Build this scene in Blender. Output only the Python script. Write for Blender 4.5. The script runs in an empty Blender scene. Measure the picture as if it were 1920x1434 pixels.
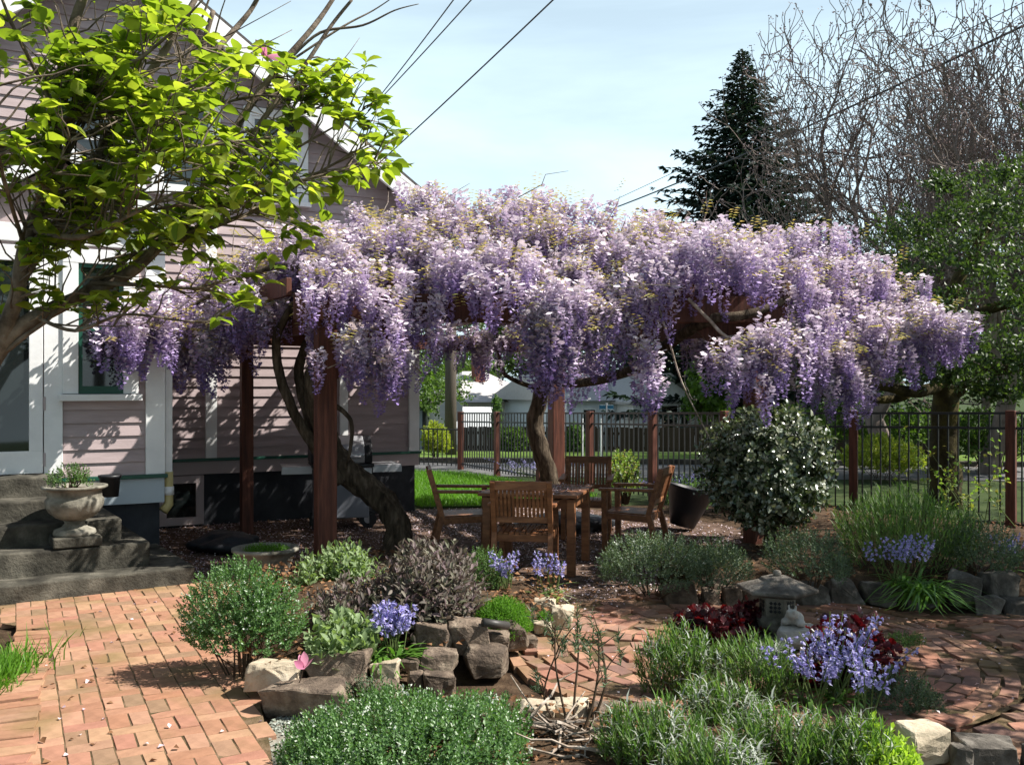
import bpy, bmesh, math, random
import numpy as np
from mathutils import Vector, Matrix, noise as mnoise

R = math.radians
SC = bpy.context.scene
COL = SC.collection
# ------------------------------------------------------------------ camera
F, CH, YH = 1750.0, 1.65, 725.0          # focal length in photo pixels, camera height, horizon row
cam_d = bpy.data.cameras.new('camera')
cam_d.sensor_width = 36.0
cam_d.lens = 36.0 * F / 1920.0
cam_d.shift_y = (YH - 717.0) / 1920.0
cam_d.clip_start, cam_d.clip_end = 0.05, 1000
cam = bpy.data.objects.new('camera', cam_d)
cam.location = (0, 0, CH)
cam.rotation_euler = (R(90), 0, 0)
COL.objects.link(cam)
SC.camera = cam
# ------------------------------------------------------------------ world / sun
SUN_EL, SUN_AZ = 48.0, -2.0               # elevation; azimuth measured from +X towards +Y
SUN_DIR = Vector((math.cos(R(SUN_EL)) * math.cos(R(SUN_AZ)), math.cos(R(SUN_EL)) * math.sin(R(SUN_AZ)), math.sin(R(SUN_EL))))
w = bpy.data.worlds.new('World')
SC.world = w
w.use_nodes = True
wn, wl = w.node_tree.nodes, w.node_tree.links
wn.clear()
sky = wn.new('ShaderNodeTexSky'); sky.sky_type = 'NISHITA'; sky.sun_disc = False
sky.sun_elevation = R(SUN_EL); sky.sun_rotation = R(90 - SUN_AZ)
sky.air_density = 1.0; sky.dust_density = 1.2; sky.ozone_density = 1.0; sky.altitude = 50
tc = wn.new('ShaderNodeTexCoord')
mp = wn.new('ShaderNodeMapping'); mp.inputs['Scale'].default_value = (0.7, 0.7, 2.6)
mp.inputs['Rotation'].default_value = (0.25, 0.15, 0.5)
nz = wn.new('ShaderNodeTexNoise'); nz.inputs['Scale'].default_value = 2.2; nz.inputs['Detail'].default_value = 7; nz.inputs['Roughness'].default_value = 0.55
nz.inputs['Distortion'].default_value = 0.6
cr = wn.new('ShaderNodeValToRGB'); cr.color_ramp.elements[0].position = 0.38; cr.color_ramp.elements[1].position = 0.78
cr.color_ramp.elements[0].color = (0.58, 0.58, 0.58, 1); cr.color_ramp.elements[1].color = (1, 1, 1, 1)
mx = wn.new('ShaderNodeMixRGB'); mx.inputs[2].default_value = (10.4, 13.2, 14.6, 1)
bg = wn.new('ShaderNodeBackground'); bg.inputs['Strength'].default_value = 0.05
wo = wn.new('ShaderNodeOutputWorld')
wl.new(tc.outputs['Generated'], mp.inputs[0]); wl.new(mp.outputs[0], nz.inputs['Vector']); wl.new(nz.outputs[0], cr.inputs[0])
sep = wn.new('ShaderNodeSeparateXYZ'); wl.new(tc.outputs['Generated'], sep.inputs[0])
hz = wn.new('ShaderNodeMapRange'); hz.interpolation_type = 'SMOOTHERSTEP'
hz.inputs['From Min'].default_value = 0.22; hz.inputs['From Max'].default_value = 0.8; hz.inputs['To Min'].default_value = 1.0; hz.inputs['To Max'].default_value = 0.12
wl.new(sep.outputs['Z'], hz.inputs['Value'])
mlt = wn.new('ShaderNodeMath'); mlt.operation = 'MULTIPLY'; wl.new(cr.outputs[0], mlt.inputs[0]); wl.new(hz.outputs[0], mlt.inputs[1])
wl.new(mlt.outputs[0], mx.inputs[0]); wl.new(sky.outputs[0], mx.inputs[1]); wl.new(mx.outputs[0], bg.inputs[0]); wl.new(bg.outputs[0], wo.inputs[0])
sd = bpy.data.lights.new('sun', 'SUN'); sd.energy = 5.0; sd.angle = R(0.53); sd.color = (1.0, 0.955, 0.88)
so = bpy.data.objects.new('sun', sd); COL.objects.link(so)
so.rotation_euler = SUN_DIR.to_track_quat('Z', 'Y').to_euler()
so.location = SUN_DIR * 40
SC.view_settings.view_transform = 'Standard'; SC.view_settings.look = 'None'
SC.view_settings.exposure = 1.0; SC.view_settings.gamma = 1.0
SC.render.engine = 'CYCLES'
SC.cycles.use_denoising = True
SC.cycles.max_bounces = 6; SC.cycles.diffuse_bounces = 2; SC.cycles.transmission_bounces = 4; SC.cycles.transparent_max_bounces = 4
SC.cycles.sample_clamp_indirect = 4.0

rng = np.random.default_rng(7)
random.seed(7)

# ------------------------------------------------------------------ helpers: places
def G(px, py, z=0.0):
    """ground point of height z seen at photo pixel px, py"""
    d = F * (CH - z) / (py - YH)
    return Vector(((px - 960) / F * d, d, z))
def P(px, py, d):
    """point at distance d seen at photo pixel px, py"""
    return Vector(((px - 960) / F * d, d, CH - (py - YH) / F * d))

# ------------------------------------------------------------------ helpers: materials
MATS = {}
def nodes(name):
    m = bpy.data.materials.new(name); m.use_nodes = True
    nt = m.node_tree; nt.nodes.clear()
    o = nt.nodes.new('ShaderNodeOutputMaterial')
    MATS[name] = m
    return m, nt, o
def ramp(nt, fac, cols, pos=None):
    r = nt.nodes.new('ShaderNodeValToRGB')
    e = r.color_ramp.elements
    n = len(cols)
    pos = pos or [i / (n - 1) for i in range(n)]
    while len(e) < n: e.new(0.5)
    for i, c in enumerate(cols):
        e[i].position = pos[i]; e[i].color = (c[0], c[1], c[2], 1)
    nt.links.new(fac, r.inputs[0])
    return r.outputs[0]
def noise(nt, scale, detail=4, rough=0.55, coord='Object', stretch=None):
    t = nt.nodes.new('ShaderNodeTexCoord')
    n = nt.nodes.new('ShaderNodeTexNoise')
    n.inputs['Scale'].default_value = scale; n.inputs['Detail'].default_value = detail; n.inputs['Roughness'].default_value = rough
    src = t.outputs[coord]
    if stretch:
        m = nt.nodes.new('ShaderNodeMapping'); m.inputs['Scale'].default_value = stretch
        nt.links.new(src, m.inputs[0]); src = m.outputs[0]
    nt.links.new(src, n.inputs['Vector'])
    return n.outputs[0]
def mixc(nt, fac, a, b, mode='MIX'):
    m = nt.nodes.new('ShaderNodeMixRGB'); m.blend_type = mode
    if hasattr(fac, 'links'): nt.links.new(fac, m.inputs[0])
    else: m.inputs[0].default_value = fac
    for k, v in ((1, a), (2, b)):
        if hasattr(v, 'links'): nt.links.new(v, m.inputs[k])
        else: m.inputs[k].default_value = (v[0], v[1], v[2], 1)
    return m.outputs[0]
def rnd(nt):
    """a random value for each loose piece of a mesh and each object"""
    g = nt.nodes.new('ShaderNodeNewGeometry'); o = nt.nodes.new('ShaderNodeObjectInfo')
    a = nt.nodes.new('ShaderNodeMath'); a.operation = 'ADD'
    nt.links.new(g.outputs['Random Per Island'], a.inputs[0]); nt.links.new(o.outputs['Random'], a.inputs[1])
    f = nt.nodes.new('ShaderNodeMath'); f.operation = 'FRACT'; nt.links.new(a.outputs[0], f.inputs[0])
    return f.outputs[0]
def leafmat(name, cols, trans=0.4, rough=0.5, spec=0.35, tcol=None):
    m, nt, o = nodes(name)
    c = ramp(nt, rnd(nt), cols)
    p = nt.nodes.new('ShaderNodeBsdfPrincipled'); nt.links.new(c, p.inputs['Base Color'])
    p.inputs['Roughness'].default_value = rough; p.inputs['Specular IOR Level'].default_value = spec
    t = nt.nodes.new('ShaderNodeBsdfTranslucent')
    tc_ = mixc(nt, 1.0, c, tcol or (1.5, 1.7, 0.7), 'MULTIPLY'); nt.links.new(tc_, t.inputs[0])
    s = nt.nodes.new('ShaderNodeMixShader'); s.inputs[0].default_value = trans
    nt.links.new(p.outputs[0], s.inputs[1]); nt.links.new(t.outputs[0], s.inputs[2]); nt.links.new(s.outputs[0], o.inputs[0])
    return m
def solid(name, cols, scale=6, rough=0.7, spec=0.3, bump=0.0, bscale=40, per=0.0, stretch=None, metal=0.0, detail=5, pos=None):
    """noise-mottled solid surface; per = how much pieces differ from each other"""
    m, nt, o = nodes(name)
    n = noise(nt, scale, detail, 0.6, 'Object', stretch)
    c = ramp(nt, n, cols, pos)
    if per:
        v = ramp(nt, rnd(nt), [(1 - per,) * 3, (1 + per,) * 3])
        c = mixc(nt, 1.0, c, v, 'MULTIPLY')
    p = nt.nodes.new('ShaderNodeBsdfPrincipled'); nt.links.new(c, p.inputs['Base Color'])
    p.inputs['Roughness'].default_value = rough; p.inputs['Specular IOR Level'].default_value = spec; p.inputs['Metallic'].default_value = metal
    if bump:
        b = nt.nodes.new('ShaderNodeBump'); b.inputs['Strength'].default_value = bump; b.inputs['Distance'].default_value = 0.02
        nt.links.new(noise(nt, bscale, 6, 0.65, 'Object', stretch), b.inputs['Height']); nt.links.new(b.outputs[0], p.inputs['Normal'])
    nt.links.new(p.outputs[0], o.inputs[0])
    return m

RAMP34 = [0.3, 0.5, 0.7]
M = {}
M['soil'] = solid('soil', [(.028, .018, .011), (.07, .045, .028), (.12, .08, .05)], 9, .95, .1, .8, 60, pos=RAMP34)
M['litter_ground'] = solid('patio_dirt', [(.05, .034, .026), (.115, .075, .056), (.2, .145, .12)], 7, .95, .1, .7, 70, pos=RAMP34)
M['terrain'] = solid('terrain', [(.02, .03, .012), (.04, .06, .02), (.06, .075, .03)], 1.5, .95, .1, .5, 20, pos=RAMP34)
M['sand'] = solid('joint_sand', [(.05, .045, .02), (.13, .09, .05), (.2, .14, .09)], 12, .95, .1, .6, 90, pos=RAMP34)
M['asphalt'] = solid('asphalt', [(.1, .1, .1), (.16, .155, .15)], 3, .9, .2, .2, 60)
M['far_grass'] = solid('verge_grass', [(.08, .13, .025), (.13, .2, .04)], 1.2, .95, .1, .6, 30)
M['lawn'] = solid('lawn_soil', [(.035, .06, .012), (.06, .1, .02)], 5, .95, .1, .5, 40)
M['white'] = solid('white_paint', [(.68, .68, .68), (.8, .8, .79)], 3, .55, .3, .08, 30, pos=[.35, .65])
M['siding'] = solid('mauve_siding', [(.33, .262, .262), (.42, .335, .335)], 2.2, .65, .3, .12, 25, .06, (1, 6, 6), pos=[.35, .65])
M['gtrim'] = solid('green_trim', [(.008, .06, .04), (.012, .085, .055)], 4, .45, .4)
M['slate'] = solid('slate_foundation', [(.028, .03, .036), (.048, .051, .058)], 4, .85, .2, .3, 30, pos=[.35, .65])
M['skirt'] = solid('pale_skirt', [(.36, .42, .47), (.44, .5, .54)], 3, .6, .3)
M['band'] = solid('mauve_band', [(.4, .33, .33), (.46, .39, .39)], 3, .6, .3)
M['roof'] = solid('shingle_roof', [(.06, .055, .055), (.12, .11, .105)], 14, .9, .15, .5, 40)
M['concrete'] = solid('old_concrete', [(.024, .022, .018), (.065, .06, .048), (.14, .128, .103)], 5, .92, .15, .55, 45, pos=RAMP34)
M['cast'] = solid('cast_stone', [(.07, .066, .052), (.2, .185, .15), (.32, .3, .25)], 7, .9, .15, .35, 50, pos=RAMP34)
M['redwood'] = solid('stained_timber', [(.045, .016, .011), (.095, .032, .02), (.16, .056, .035)], 5, .6, .3, .25, 30, .1, (6, 6, .5), pos=RAMP34)
M['teak'] = solid('teak', [(.12, .046, .02), (.21, .086, .037), (.3, .135, .06)], 6, .5, .35, .15, 40, .14, (1, 5, 5), pos=RAMP34)
M['bark'] = solid('wisteria_bark', [(.02, .015, .01), (.07, .052, .036), (.16, .125, .09)], 5, .9, .15, 1.0, 14, 0, (4, 4, .7), pos=RAMP34)
M['mag_bark'] = solid('magnolia_bark', [(.05, .036, .025), (.15, .115, .085), (.28, .225, .175)], 9, .85, .2, .5, 40, pos=RAMP34)
M['grey_bark'] = solid('grey_bark', [(.1, .078, .068), (.17, .135, .118), (.24, .195, .17)], 4, .9, .15, .3, 30, pos=RAMP34)
M['moss_bark'] = solid('mossy_bark', [(.018, .014, .009), (.045, .036, .018), (.085, .07, .022)], 4, .95, .1, .8, 22, pos=RAMP34)
M['rock'] = solid('brown_rock', [(.05, .038, .03), (.16, .12, .09), (.3, .24, .18)], 9, .88, .2, .9, 45, .25, pos=RAMP34)
M['pale_rock'] = solid('pale_rock', [(.26, .21, .15), (.44, .37, .27), (.55, .48, .38)], 5, .85, .2, .6, 20, .1, pos=RAMP34)
M['grey_rock'] = solid('lichen_rock', [(.045, .04, .034), (.12, .106, .09), (.26, .235, .2)], 8, .9, .15, .7, 30, .12, pos=RAMP34)
M['white_stone'] = solid('white_stone', [(.3, .28, .25), (.55, .53, .48)], 9, .8, .2, .4, 40)
M['yellow_lichen'] = solid('yellow_lichen', [(.35, .25, .03), (.5, .38, .06)], 30, .95, .1, .8, 80)
M['metal'] = solid('black_metal', [(.01, .01, .011), (.02, .02, .021)], 8, .4, .5)
M['black'] = solid('black_plastic', [(.008, .008, .01), (.02, .021, .025)], 5, .45, .4, .2, 20)
M['tarp'] = solid('black_fabric', [(.006, .007, .009), (.018, .02, .025)], 6, .6, .4, .6, 12)
M['steel'] = solid('grill_steel', [(.35, .36, .38), (.5, .5, .52)], 3, .35, .5, .05, 40, metal=.6)
M['greycab'] = solid('grill_cabinet', [(.16, .17, .2), (.22, .23, .26)], 3, .5, .4)
M['yellow_pvc'] = solid('yellow_pvc', [(.42, .34, .14), (.55, .46, .22)], 8, .5, .4)
M['fence_board'] = solid('dark_fence_board', [(.03, .022, .016), (.075, .055, .04)], 5, .9, .1, .4, 30, .25, (5, 5, .6))
M['pole_wood'] = solid('pole_wood', [(.06, .05, .04), (.13, .11, .09)], 5, .9, .1, .5, 30, 0, (6, 6, .4))
M['cream'] = solid('cream_paint', [(.55, .52, .42), (.62, .59, .5)], 3, .6, .3)
M['bluewhite'] = solid('white_house_paint', [(.62, .66, .7), (.72, .75, .78)], 3, .6, .3)
M['far_roof'] = solid('grey_shingles', [(.36, .34, .33), (.5, .48, .47)], 9, .9, .15, .3, 40)
M['chimney'] = solid('chimney_brick', [(.13, .05, .035), (.2, .085, .06)], 9, .9, .1, .4, 40)
M['van'] = solid('white_car_paint', [(.7, .7, .7), (.75, .75, .75)], 2, .3, .5)
M['signgrey'] = solid('sign_aluminium', [(.22, .23, .25), (.3, .31, .33)], 5, .6, .3)
M['signblue'] = solid('sign_blue', [(.02, .12, .22), (.03, .16, .28)], 5, .5, .4)
M['hose'] = solid('dark_pipe', [(.03, .028, .026), (.055, .05, .045)], 8, .5, .4)
M['wire'] = solid('wire', [(.03, .03, .035), (.045, .045, .05)], 8, .6, .3)
M['stick'] = solid('dead_wood', [(.16, .12, .09), (.33, .27, .22), (.5, .44, .38)], 14, .9, .1, .4, 50, .2, pos=RAMP34)
M['stem'] = solid('green_stem', [(.07, .1, .03), (.12, .16, .05)], 14, .7, .2)
M['twig'] = solid('brown_twig', [(.04, .026, .016), (.1, .068, .045)], 14, .85, .15)

# bricks: every piece its own tint, mossy and dirty patches
def brickmat(name, cols, moss):
    m, nt, o = nodes(name)
    c = ramp(nt, rnd(nt), cols)
    n1 = noise(nt, 14, 6, .65); c = mixc(nt, .55, c, ramp(nt, n1, [(.55, .5, .45), (1.15, 1.1, 1.05)], [.3, .7]), 'MULTIPLY')
    t = nt.nodes.new('ShaderNodeNewGeometry')
    nn = nt.nodes.new('ShaderNodeTexNoise'); nn.inputs['Scale'].default_value = 2.3; nn.inputs['Detail'].default_value = 6
    nt.links.new(t.outputs['Position'], nn.inputs['Vector'])
    f = ramp(nt, nn.outputs[0], [(0, 0, 0), (moss, moss, moss)], [.5, .68])
    c = mixc(nt, f, c, (.16, .12, .045))
    p = nt.nodes.new('ShaderNodeBsdfPrincipled'); nt.links.new(c, p.inputs['Base Color'])
    p.inputs['Roughness'].default_value = .88; p.inputs['Specular IOR Level'].default_value = .2
    b = nt.nodes.new('ShaderNodeBump'); b.inputs['Strength'].default_value = .5; b.inputs['Distance'].default_value = .006
    nt.links.new(noise(nt, 45, 7, .7), b.inputs['Height']); nt.links.new(b.outputs[0], p.inputs['Normal'])
    nt.links.new(p.outputs[0], o.inputs[0])
    return m
M['brick'] = brickmat('path_brick', [(.3, .155, .1), (.37, .2, .13), (.34, .165, .12), (.38, .24, .145), (.4, .225, .155), (.25, .165, .105), (.35, .175, .11)], .6)
M['old_brick'] = brickmat('worn_brick', [(.3, .15, .11), (.37, .185, .13), (.2, .12, .1), (.42, .24, .165), (.25, .155, .125), (.32, .155, .105)], .65)

# glass: dark room behind, mirror-like pane
m, nt, o = nodes('window_glass')
p = nt.nodes.new('ShaderNodeBsdfPrincipled'); p.inputs['Base Color'].default_value = (.012, .016, .016, 1)
p.inputs['Roughness'].default_value = .03; p.inputs['Specular IOR Level'].default_value = .8
nt.links.new(p.outputs[0], o.inputs[0]); M['glass'] = m

# foliage
M['mag_leaf'] = leafmat('magnolia_leaf', [(.1, .16, .025), (.14, .21, .03), (.2, .27, .04), (.3, .36, .07)], .62, .4, .5, (1.75, 1.7, .6))
M['wis_leaf'] = leafmat('wisteria_young_leaf', [(.3, .27, .08), (.42, .32, .14), (.34, .35, .1), (.48, .38, .22), (.26, .3, .07)], .45, .5, .35, (1.3, 1.25, .7))
M['wis_flower'] = leafmat('wisteria_petal', [(.42, .29, .56), (.62, .48, .7), (.76, .64, .78), (.86, .77, .85), (.52, .38, .64), (.8, .7, .8)], .34, .6, .2, (1, .96, 1.06))
m, nt, o = nodes('wisteria_petal_graded')
at = nt.nodes.new('ShaderNodeAttribute'); at.attribute_name = 'along'
c1 = ramp(nt, at.outputs['Fac'], [(.8, .735, .765), (.69, .6, .72), (.44, .345, .57), (.27, .195, .45)], [0, .26, .62, 1])
c2 = ramp(nt, rnd(nt), [(.72, .68, .8), (1.02, 1.0, 1.0), (1.12, 1.1, 1.08), (.85, .78, .92)])
c = mixc(nt, 1.0, c1, c2, 'MULTIPLY')
p = nt.nodes.new('ShaderNodeBsdfPrincipled'); nt.links.new(c, p.inputs['Base Color']); p.inputs['Roughness'].default_value = .6; p.inputs['Specular IOR Level'].default_value = .2
t = nt.nodes.new('ShaderNodeBsdfTranslucent'); nt.links.new(c, t.inputs[0])
sx_ = nt.nodes.new('ShaderNodeMixShader'); sx_.inputs[0].default_value = .2
nt.links.new(p.outputs[0], sx_.inputs[1]); nt.links.new(t.outputs[0], sx_.inputs[2]); nt.links.new(sx_.outputs[0], o.inputs[0]); M['wis_flower'] = m
M['daphne'] = leafmat('small_green_leaf', [(.045, .1, .03), (.07, .15, .04), (.1, .2, .06), (.16, .26, .11)], .3, .38, .55)
M['pale_tip'] = leafmat('pale_blossom', [(.55, .62, .5), (.72, .75, .68)], .3, .5, .3, (1, 1, 1))
M['sage'] = leafmat('green_sage_leaf', [(.14, .2, .09), (.2, .27, .13), (.26, .34, .18)], .3, .6, .25)
M['purple_sage'] = leafmat('purple_sage_leaf', [(.085, .075, .06), (.13, .11, .09), (.15, .1, .11), (.19, .17, .13), (.11, .12, .07)], .25, .6, .3, (1.1, 1, .9))
M['fine_green'] = leafmat('fine_green_leaf', [(.05, .1, .03), (.085, .15, .045), (.11, .19, .06)], .3, .5, .3)
M['moss_green'] = leafmat('bright_moss_leaf', [(.06, .15, .015), (.09, .21, .02), (.13, .27, .03)], .35, .6, .2)
M['thyme'] = leafmat('grey_green_leaf', [(.055, .09, .05), (.09, .13, .075), (.14, .19, .11)], .25, .5, .35)
M['lav_green'] = leafmat('lavender_leaf', [(.055, .115, .028), (.085, .165, .038), (.125, .22, .05), (.16, .2, .09)], .35, .5, .3)
M['lav_grey'] = leafmat('silver_leaf', [(.26, .29, .23), (.44, .47, .42)], .25, .6, .2, (1, 1, 1))
M['heuchera'] = leafmat('dark_red_leaf', [(.02, .007, .011), (.04, .009, .015), (.07, .012, .017), (.15, .017, .018)], .34, .35, .5, (2.6, .7, .6))
M['bluebell'] = leafmat('bluebell_petal', [(.28, .25, .56), (.42, .4, .7), (.56, .54, .78), (.34, .28, .6), (.62, .6, .8)], .35, .5, .25, (1, 1, 1.2))
M['strap'] = leafmat('strap_leaf', [(.06, .14, .02), (.09, .2, .03), (.13, .26, .04)], .35, .32, .55)
M['varieg'] = leafmat('pale_strap_leaf', [(.12, .22, .05), (.3, .36, .15), (.4, .44, .25)], .35, .4, .4)
M['chartreuse'] = leafmat('chartreuse_leaf', [(.25, .38, .04), (.36, .48, .08)], .4, .5, .3)
M['viburnum'] = leafmat('glossy_dark_leaf', [(.022, .04, .017), (.04, .065, .028), (.09, .11, .06), (.3, .31, .23)], .14, .25, 1.0)
M['tree_green'] = leafmat('tree_leaf', [(.03, .05, .016), (.05, .085, .022), (.085, .13, .035)], .35, .45, .4)
M['olive'] = leafmat('olive_leaf', [(.026, .045, .014), (.045, .075, .022), (.08, .12, .035)], .34, .45, .4)
M['maple'] = leafmat('far_maple_leaf', [(.04, .075, .015), (.065, .115, .022), (.11, .18, .035)], .42, .5, .3)
M['conifer'] = leafmat('conifer_needles', [(.012, .024, .02), (.02, .036, .028), (.03, .05, .036)], .1, .6, .2)
M['yellow_hedge'] = leafmat('yellow_hedge_leaf', [(.2, .24, .03), (.32, .34, .05), (.16, .22, .03)], .4, .5, .3)
M['rose'] = leafmat('young_rose_leaf', [(.12, .2, .04), (.2, .3, .06), (.26, .2, .07)], .4, .4, .4)
M['grass'] = leafmat('grass_blade', [(.07, .17, .015), (.1, .23, .02), (.14, .29, .03)], .4, .5, .3)
M['fallen'] = leafmat('fallen_petal', [(.5, .36, .42), (.68, .56, .6), (.75, .68, .68)], .2, .7, .2, (1, 1, 1))
M['litter'] = leafmat('dry_leaf', [(.1, .05, .025), (.2, .1, .05), (.3, .17, .09)], .15, .8, .1, (1, 1, 1))
M['pink'] = leafmat('pink_petal', [(.6, .2, .34), (.75, .4, .5)], .4, .5, .3, (1.1, .9, 1))
M['bud'] = leafmat('bud_tip', [(.15, .11, .1), (.24, .17, .17), (.22, .2, .22)], .2, .6, .2, (1, 1, 1))

# ------------------------------------------------------------------ helpers: objects
def link(name, me, mat=None, parent=None, smooth=False):
    o = bpy.data.objects.new(name, me); COL.objects.link(o)
    if mat is not None and not me.materials: me.materials.append(M[mat] if isinstance(mat, str) else mat)
    if smooth: me.polygons.foreach_set('use_smooth', [True] * len(me.polygons))
    if parent is not None: o.parent = parent
    return o
def tag(o, label=None, cat=None, group=None, kind=None):
    if label: o['label'] = label
    if cat: o['category'] = cat
    if group: o['group'] = group
    if kind: o['kind'] = kind
    return o
def thing(name, label, cat, loc=(0, 0, 0), rz=0.0, group=None):
    o = bpy.data.objects.new(name, None); COL.objects.link(o)
    o.location = loc; o.rotation_euler = (0, 0, rz); o.empty_display_size = .1
    return tag(o, label, cat, group)
def npmesh(name, V, Fc):
    """mesh from arrays; Fc is (n,k) with one k"""
    V = np.asarray(V, dtype=np.float32); Fc = np.asarray(Fc, dtype=np.int32)
    me = bpy.data.meshes.new(name)
    n, k = Fc.shape
    me.vertices.add(len(V)); me.vertices.foreach_set('co', V.ravel())
    me.loops.add(n * k); me.loops.foreach_set('vertex_index', Fc.ravel())
    me.polygons.add(n); me.polygons.foreach_set('loop_start', np.arange(0, n * k, k, dtype=np.int32))
    me.update(calc_edges=True)
    return me
class MB:
    """collects shapes for one mesh"""
    def __init__(s): s.v = []; s.f = []
    def add(s, V, Fc):
        b = len(s.v); s.v += [tuple(q) for q in V]; s.f += [tuple(i + b for i in q) for q in Fc]; return s
    def box(s, c, d, rz=0.0, mat=None):
        x, y, z = d[0] / 2, d[1] / 2, d[2] / 2
        V = [Vector((a, b, e)) for a in (-x, x) for b in (-y, y) for e in (-z, z)]
        Mx = mat or Matrix.Rotation(rz, 3, 'Z')
        V = [Mx @ q + Vector(c) for q in V]
        return s.add(V, [(0, 1, 3, 2), (4, 6, 7, 5), (0, 4, 5, 1), (2, 3, 7, 6), (0, 2, 6, 4), (1, 5, 7, 3)])
    def bar(s, a, b, wdt, thk, up=(0, 0, 1)):
        """rectangular bar from a to b"""
        a, b = Vector(a), Vector(b); d = (b - a); L = d.length; d.normalize()
        side = d.cross(Vector(up))
        if side.length < 1e-4: side = d.cross(Vector((1, 0, 0)))
        side.normalize(); u2 = side.cross(d)
        Mx = Matrix((side, d, u2)).transposed()
        return s.box((a + b) / 2, (wdt, L, thk), mat=Mx)
    def tube(s, pts, rad, seg=8, cap=True, lump=0.0):
        pts = [Vector(q) for q in pts]; n = len(pts)
        if not hasattr(rad, '__len__'): rad = [rad] * n
        V = []; ref = None
        for i in range(n):
            t = (pts[min(i + 1, n - 1)] - pts[max(i - 1, 0)]).normalized()
            if ref is None: ref = t.orthogonal().normalized()
            ref = (ref - t * ref.dot(t)).normalized(); bi = t.cross(ref)
            for k in range(seg):
                a = 2 * math.pi * k / seg
                r = rad[i] * (1 + lump * math.sin(3 * a + i * 1.3) + lump * .8 * math.sin(5 * a - i * .9))
                V.append(pts[i] + (ref * math.cos(a) + bi * math.sin(a)) * r)
        Fc = [(i * seg + k, i * seg + (k + 1) % seg, (i + 1) * seg + (k + 1) % seg, (i + 1) * seg + k) for i in range(n - 1) for k in range(seg)]
        if cap: Fc += [tuple(range(seg))[::-1], tuple((n - 1) * seg + k for k in range(seg))]
        return s.add(V, Fc)
    def lathe(s, prof, seg=24, c=(0, 0, 0), rot=0.0, flute=None):
        V = []
        for r, z in prof:
            for k in range(seg):
                a = 2 * math.pi * k / seg + rot
                rr = r * (flute(a, z) if flute else 1)
                V.append((c[0] + rr * math.cos(a), c[1] + rr * math.sin(a), c[2] + z))
        n = len(prof)
        Fc = [(i * seg + k, i * seg + (k + 1) % seg, (i + 1) * seg + (k + 1) % seg, (i + 1) * seg + k) for i in range(n - 1) for k in range(seg)]
        Fc += [tuple(range(seg))[::-1], tuple((n - 1) * seg + k for k in range(seg))]
        return s.add(V, Fc)
    def build(s, name, mat, parent=None, smooth=False, bevel=0.0):
        me = bpy.data.meshes.new(name); me.from_pydata([tuple(q) for q in s.v], [], s.f); me.validate(); me.update()
        o = link(name, me, mat, parent, smooth)
        if bevel:
            b = o.modifiers.new('edge', 'BEVEL'); b.width = bevel; b.segments = 2; b.limit_method = 'ANGLE'
        return o
def spline(pts, rad, sub=5):
    """smooth a traced line; pts world vectors, rad radii"""
    pts = [Vector(p) for p in pts]; out, ro = [], []
    n = len(pts)
    for i in range(n - 1):
        p0, p1, p2, p3 = pts[max(i - 1, 0)], pts[i], pts[i + 1], pts[min(i + 2, n - 1)]
        for k in range(sub):
            t = k / sub
            out.append(.5 * ((2 * p1) + (p2 - p0) * t + (2 * p0 - 5 * p1 + 4 * p2 - p3) * t * t + (3 * p1 - p0 - 3 * p2 + p3) * t ** 3))
            ro.append(rad[i] * (1 - t) + rad[i + 1] * t)
    out.append(pts[-1]); ro.append(rad[-1])
    return out, ro

# leaf templates (x side, y along, z normal): vertices, triangles
def T_small(wd=.28, fold=.1): return np.array([(0, 0, 0), (-wd, .45, fold), (0, 1, -.08), (wd, .45, fold)]), np.array([(0, 3, 2), (0, 2, 1)])
def T_big(wd=.38, bend=.3, fold=.12, heart=False):
    ys = [0, .12, .3, .54, .78, 1.0]; ws = [.06, .68, .98, .96, .58, .02] if heart else [.05, .45, .85, 1.0, .66, .02]
    V, Fc = [], []
    for y, q in zip(ys, ws):
        z = -bend * y * y
        V += [(-wd * q, y, z + fold * q), (0, y, z), (wd * q, y, z + fold * q)]
    for i in range(5):
        a, b = i * 3, i * 3 + 3
        for k in (0, 1): Fc += [(a + k, a + k + 1, b + k + 1), (a + k, b + k + 1, b + k)]
    return np.array(V), np.array(Fc)
def T_lobed(wd=.55, n=9):
    V = [(0, .1, 0)]
    for k in range(2 * n + 1):
        a = -2.6 + 5.2 * k / (2 * n); r = .55 if k % 2 else .43
        V.append((r * math.sin(a) * wd / .5, .45 + r * math.cos(a), .08 * math.sin(k * 1.7)))
    return np.array(V), np.array([(0, k + 1, k) for k in range(1, 2 * n + 1)])
def T_blade(wd=.05, bend=.35):
    V = [(-wd, 0, 0), (wd, 0, 0), (-wd * .8, .5, -bend * .22), (wd * .8, .5, -bend * .22), (0, 1, -bend)]
    return np.array(V), np.array([(0, 1, 3), (0, 3, 2), (2, 3, 4)])
def unit(a): return a / np.maximum(np.linalg.norm(a, axis=-1, keepdims=True), 1e-9)
def scatter(T, pos, dirs, ups, scale):
    TV, TF = T
    pos = np.asarray(pos, float); dirs = unit(np.asarray(dirs, float)); ups = np.asarray(ups, float)
    n = len(pos)
    scale = np.broadcast_to(np.asarray(scale, float), (n,))
    side = unit(np.cross(dirs, ups) + 1e-6); nrm = np.cross(side, dirs)
    V = pos[:, None, :] + scale[:, None, None] * (TV[None, :, 0:1] * side[:, None, :] + TV[None, :, 1:2] * dirs[:, None, :] + TV[None, :, 2:3] * nrm[:, None, :])
    Fc = TF[None] + (np.arange(n) * len(TV))[:, None, None]
    return V.reshape(-1, 3), Fc.reshape(-1, TF.shape[1])
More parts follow.
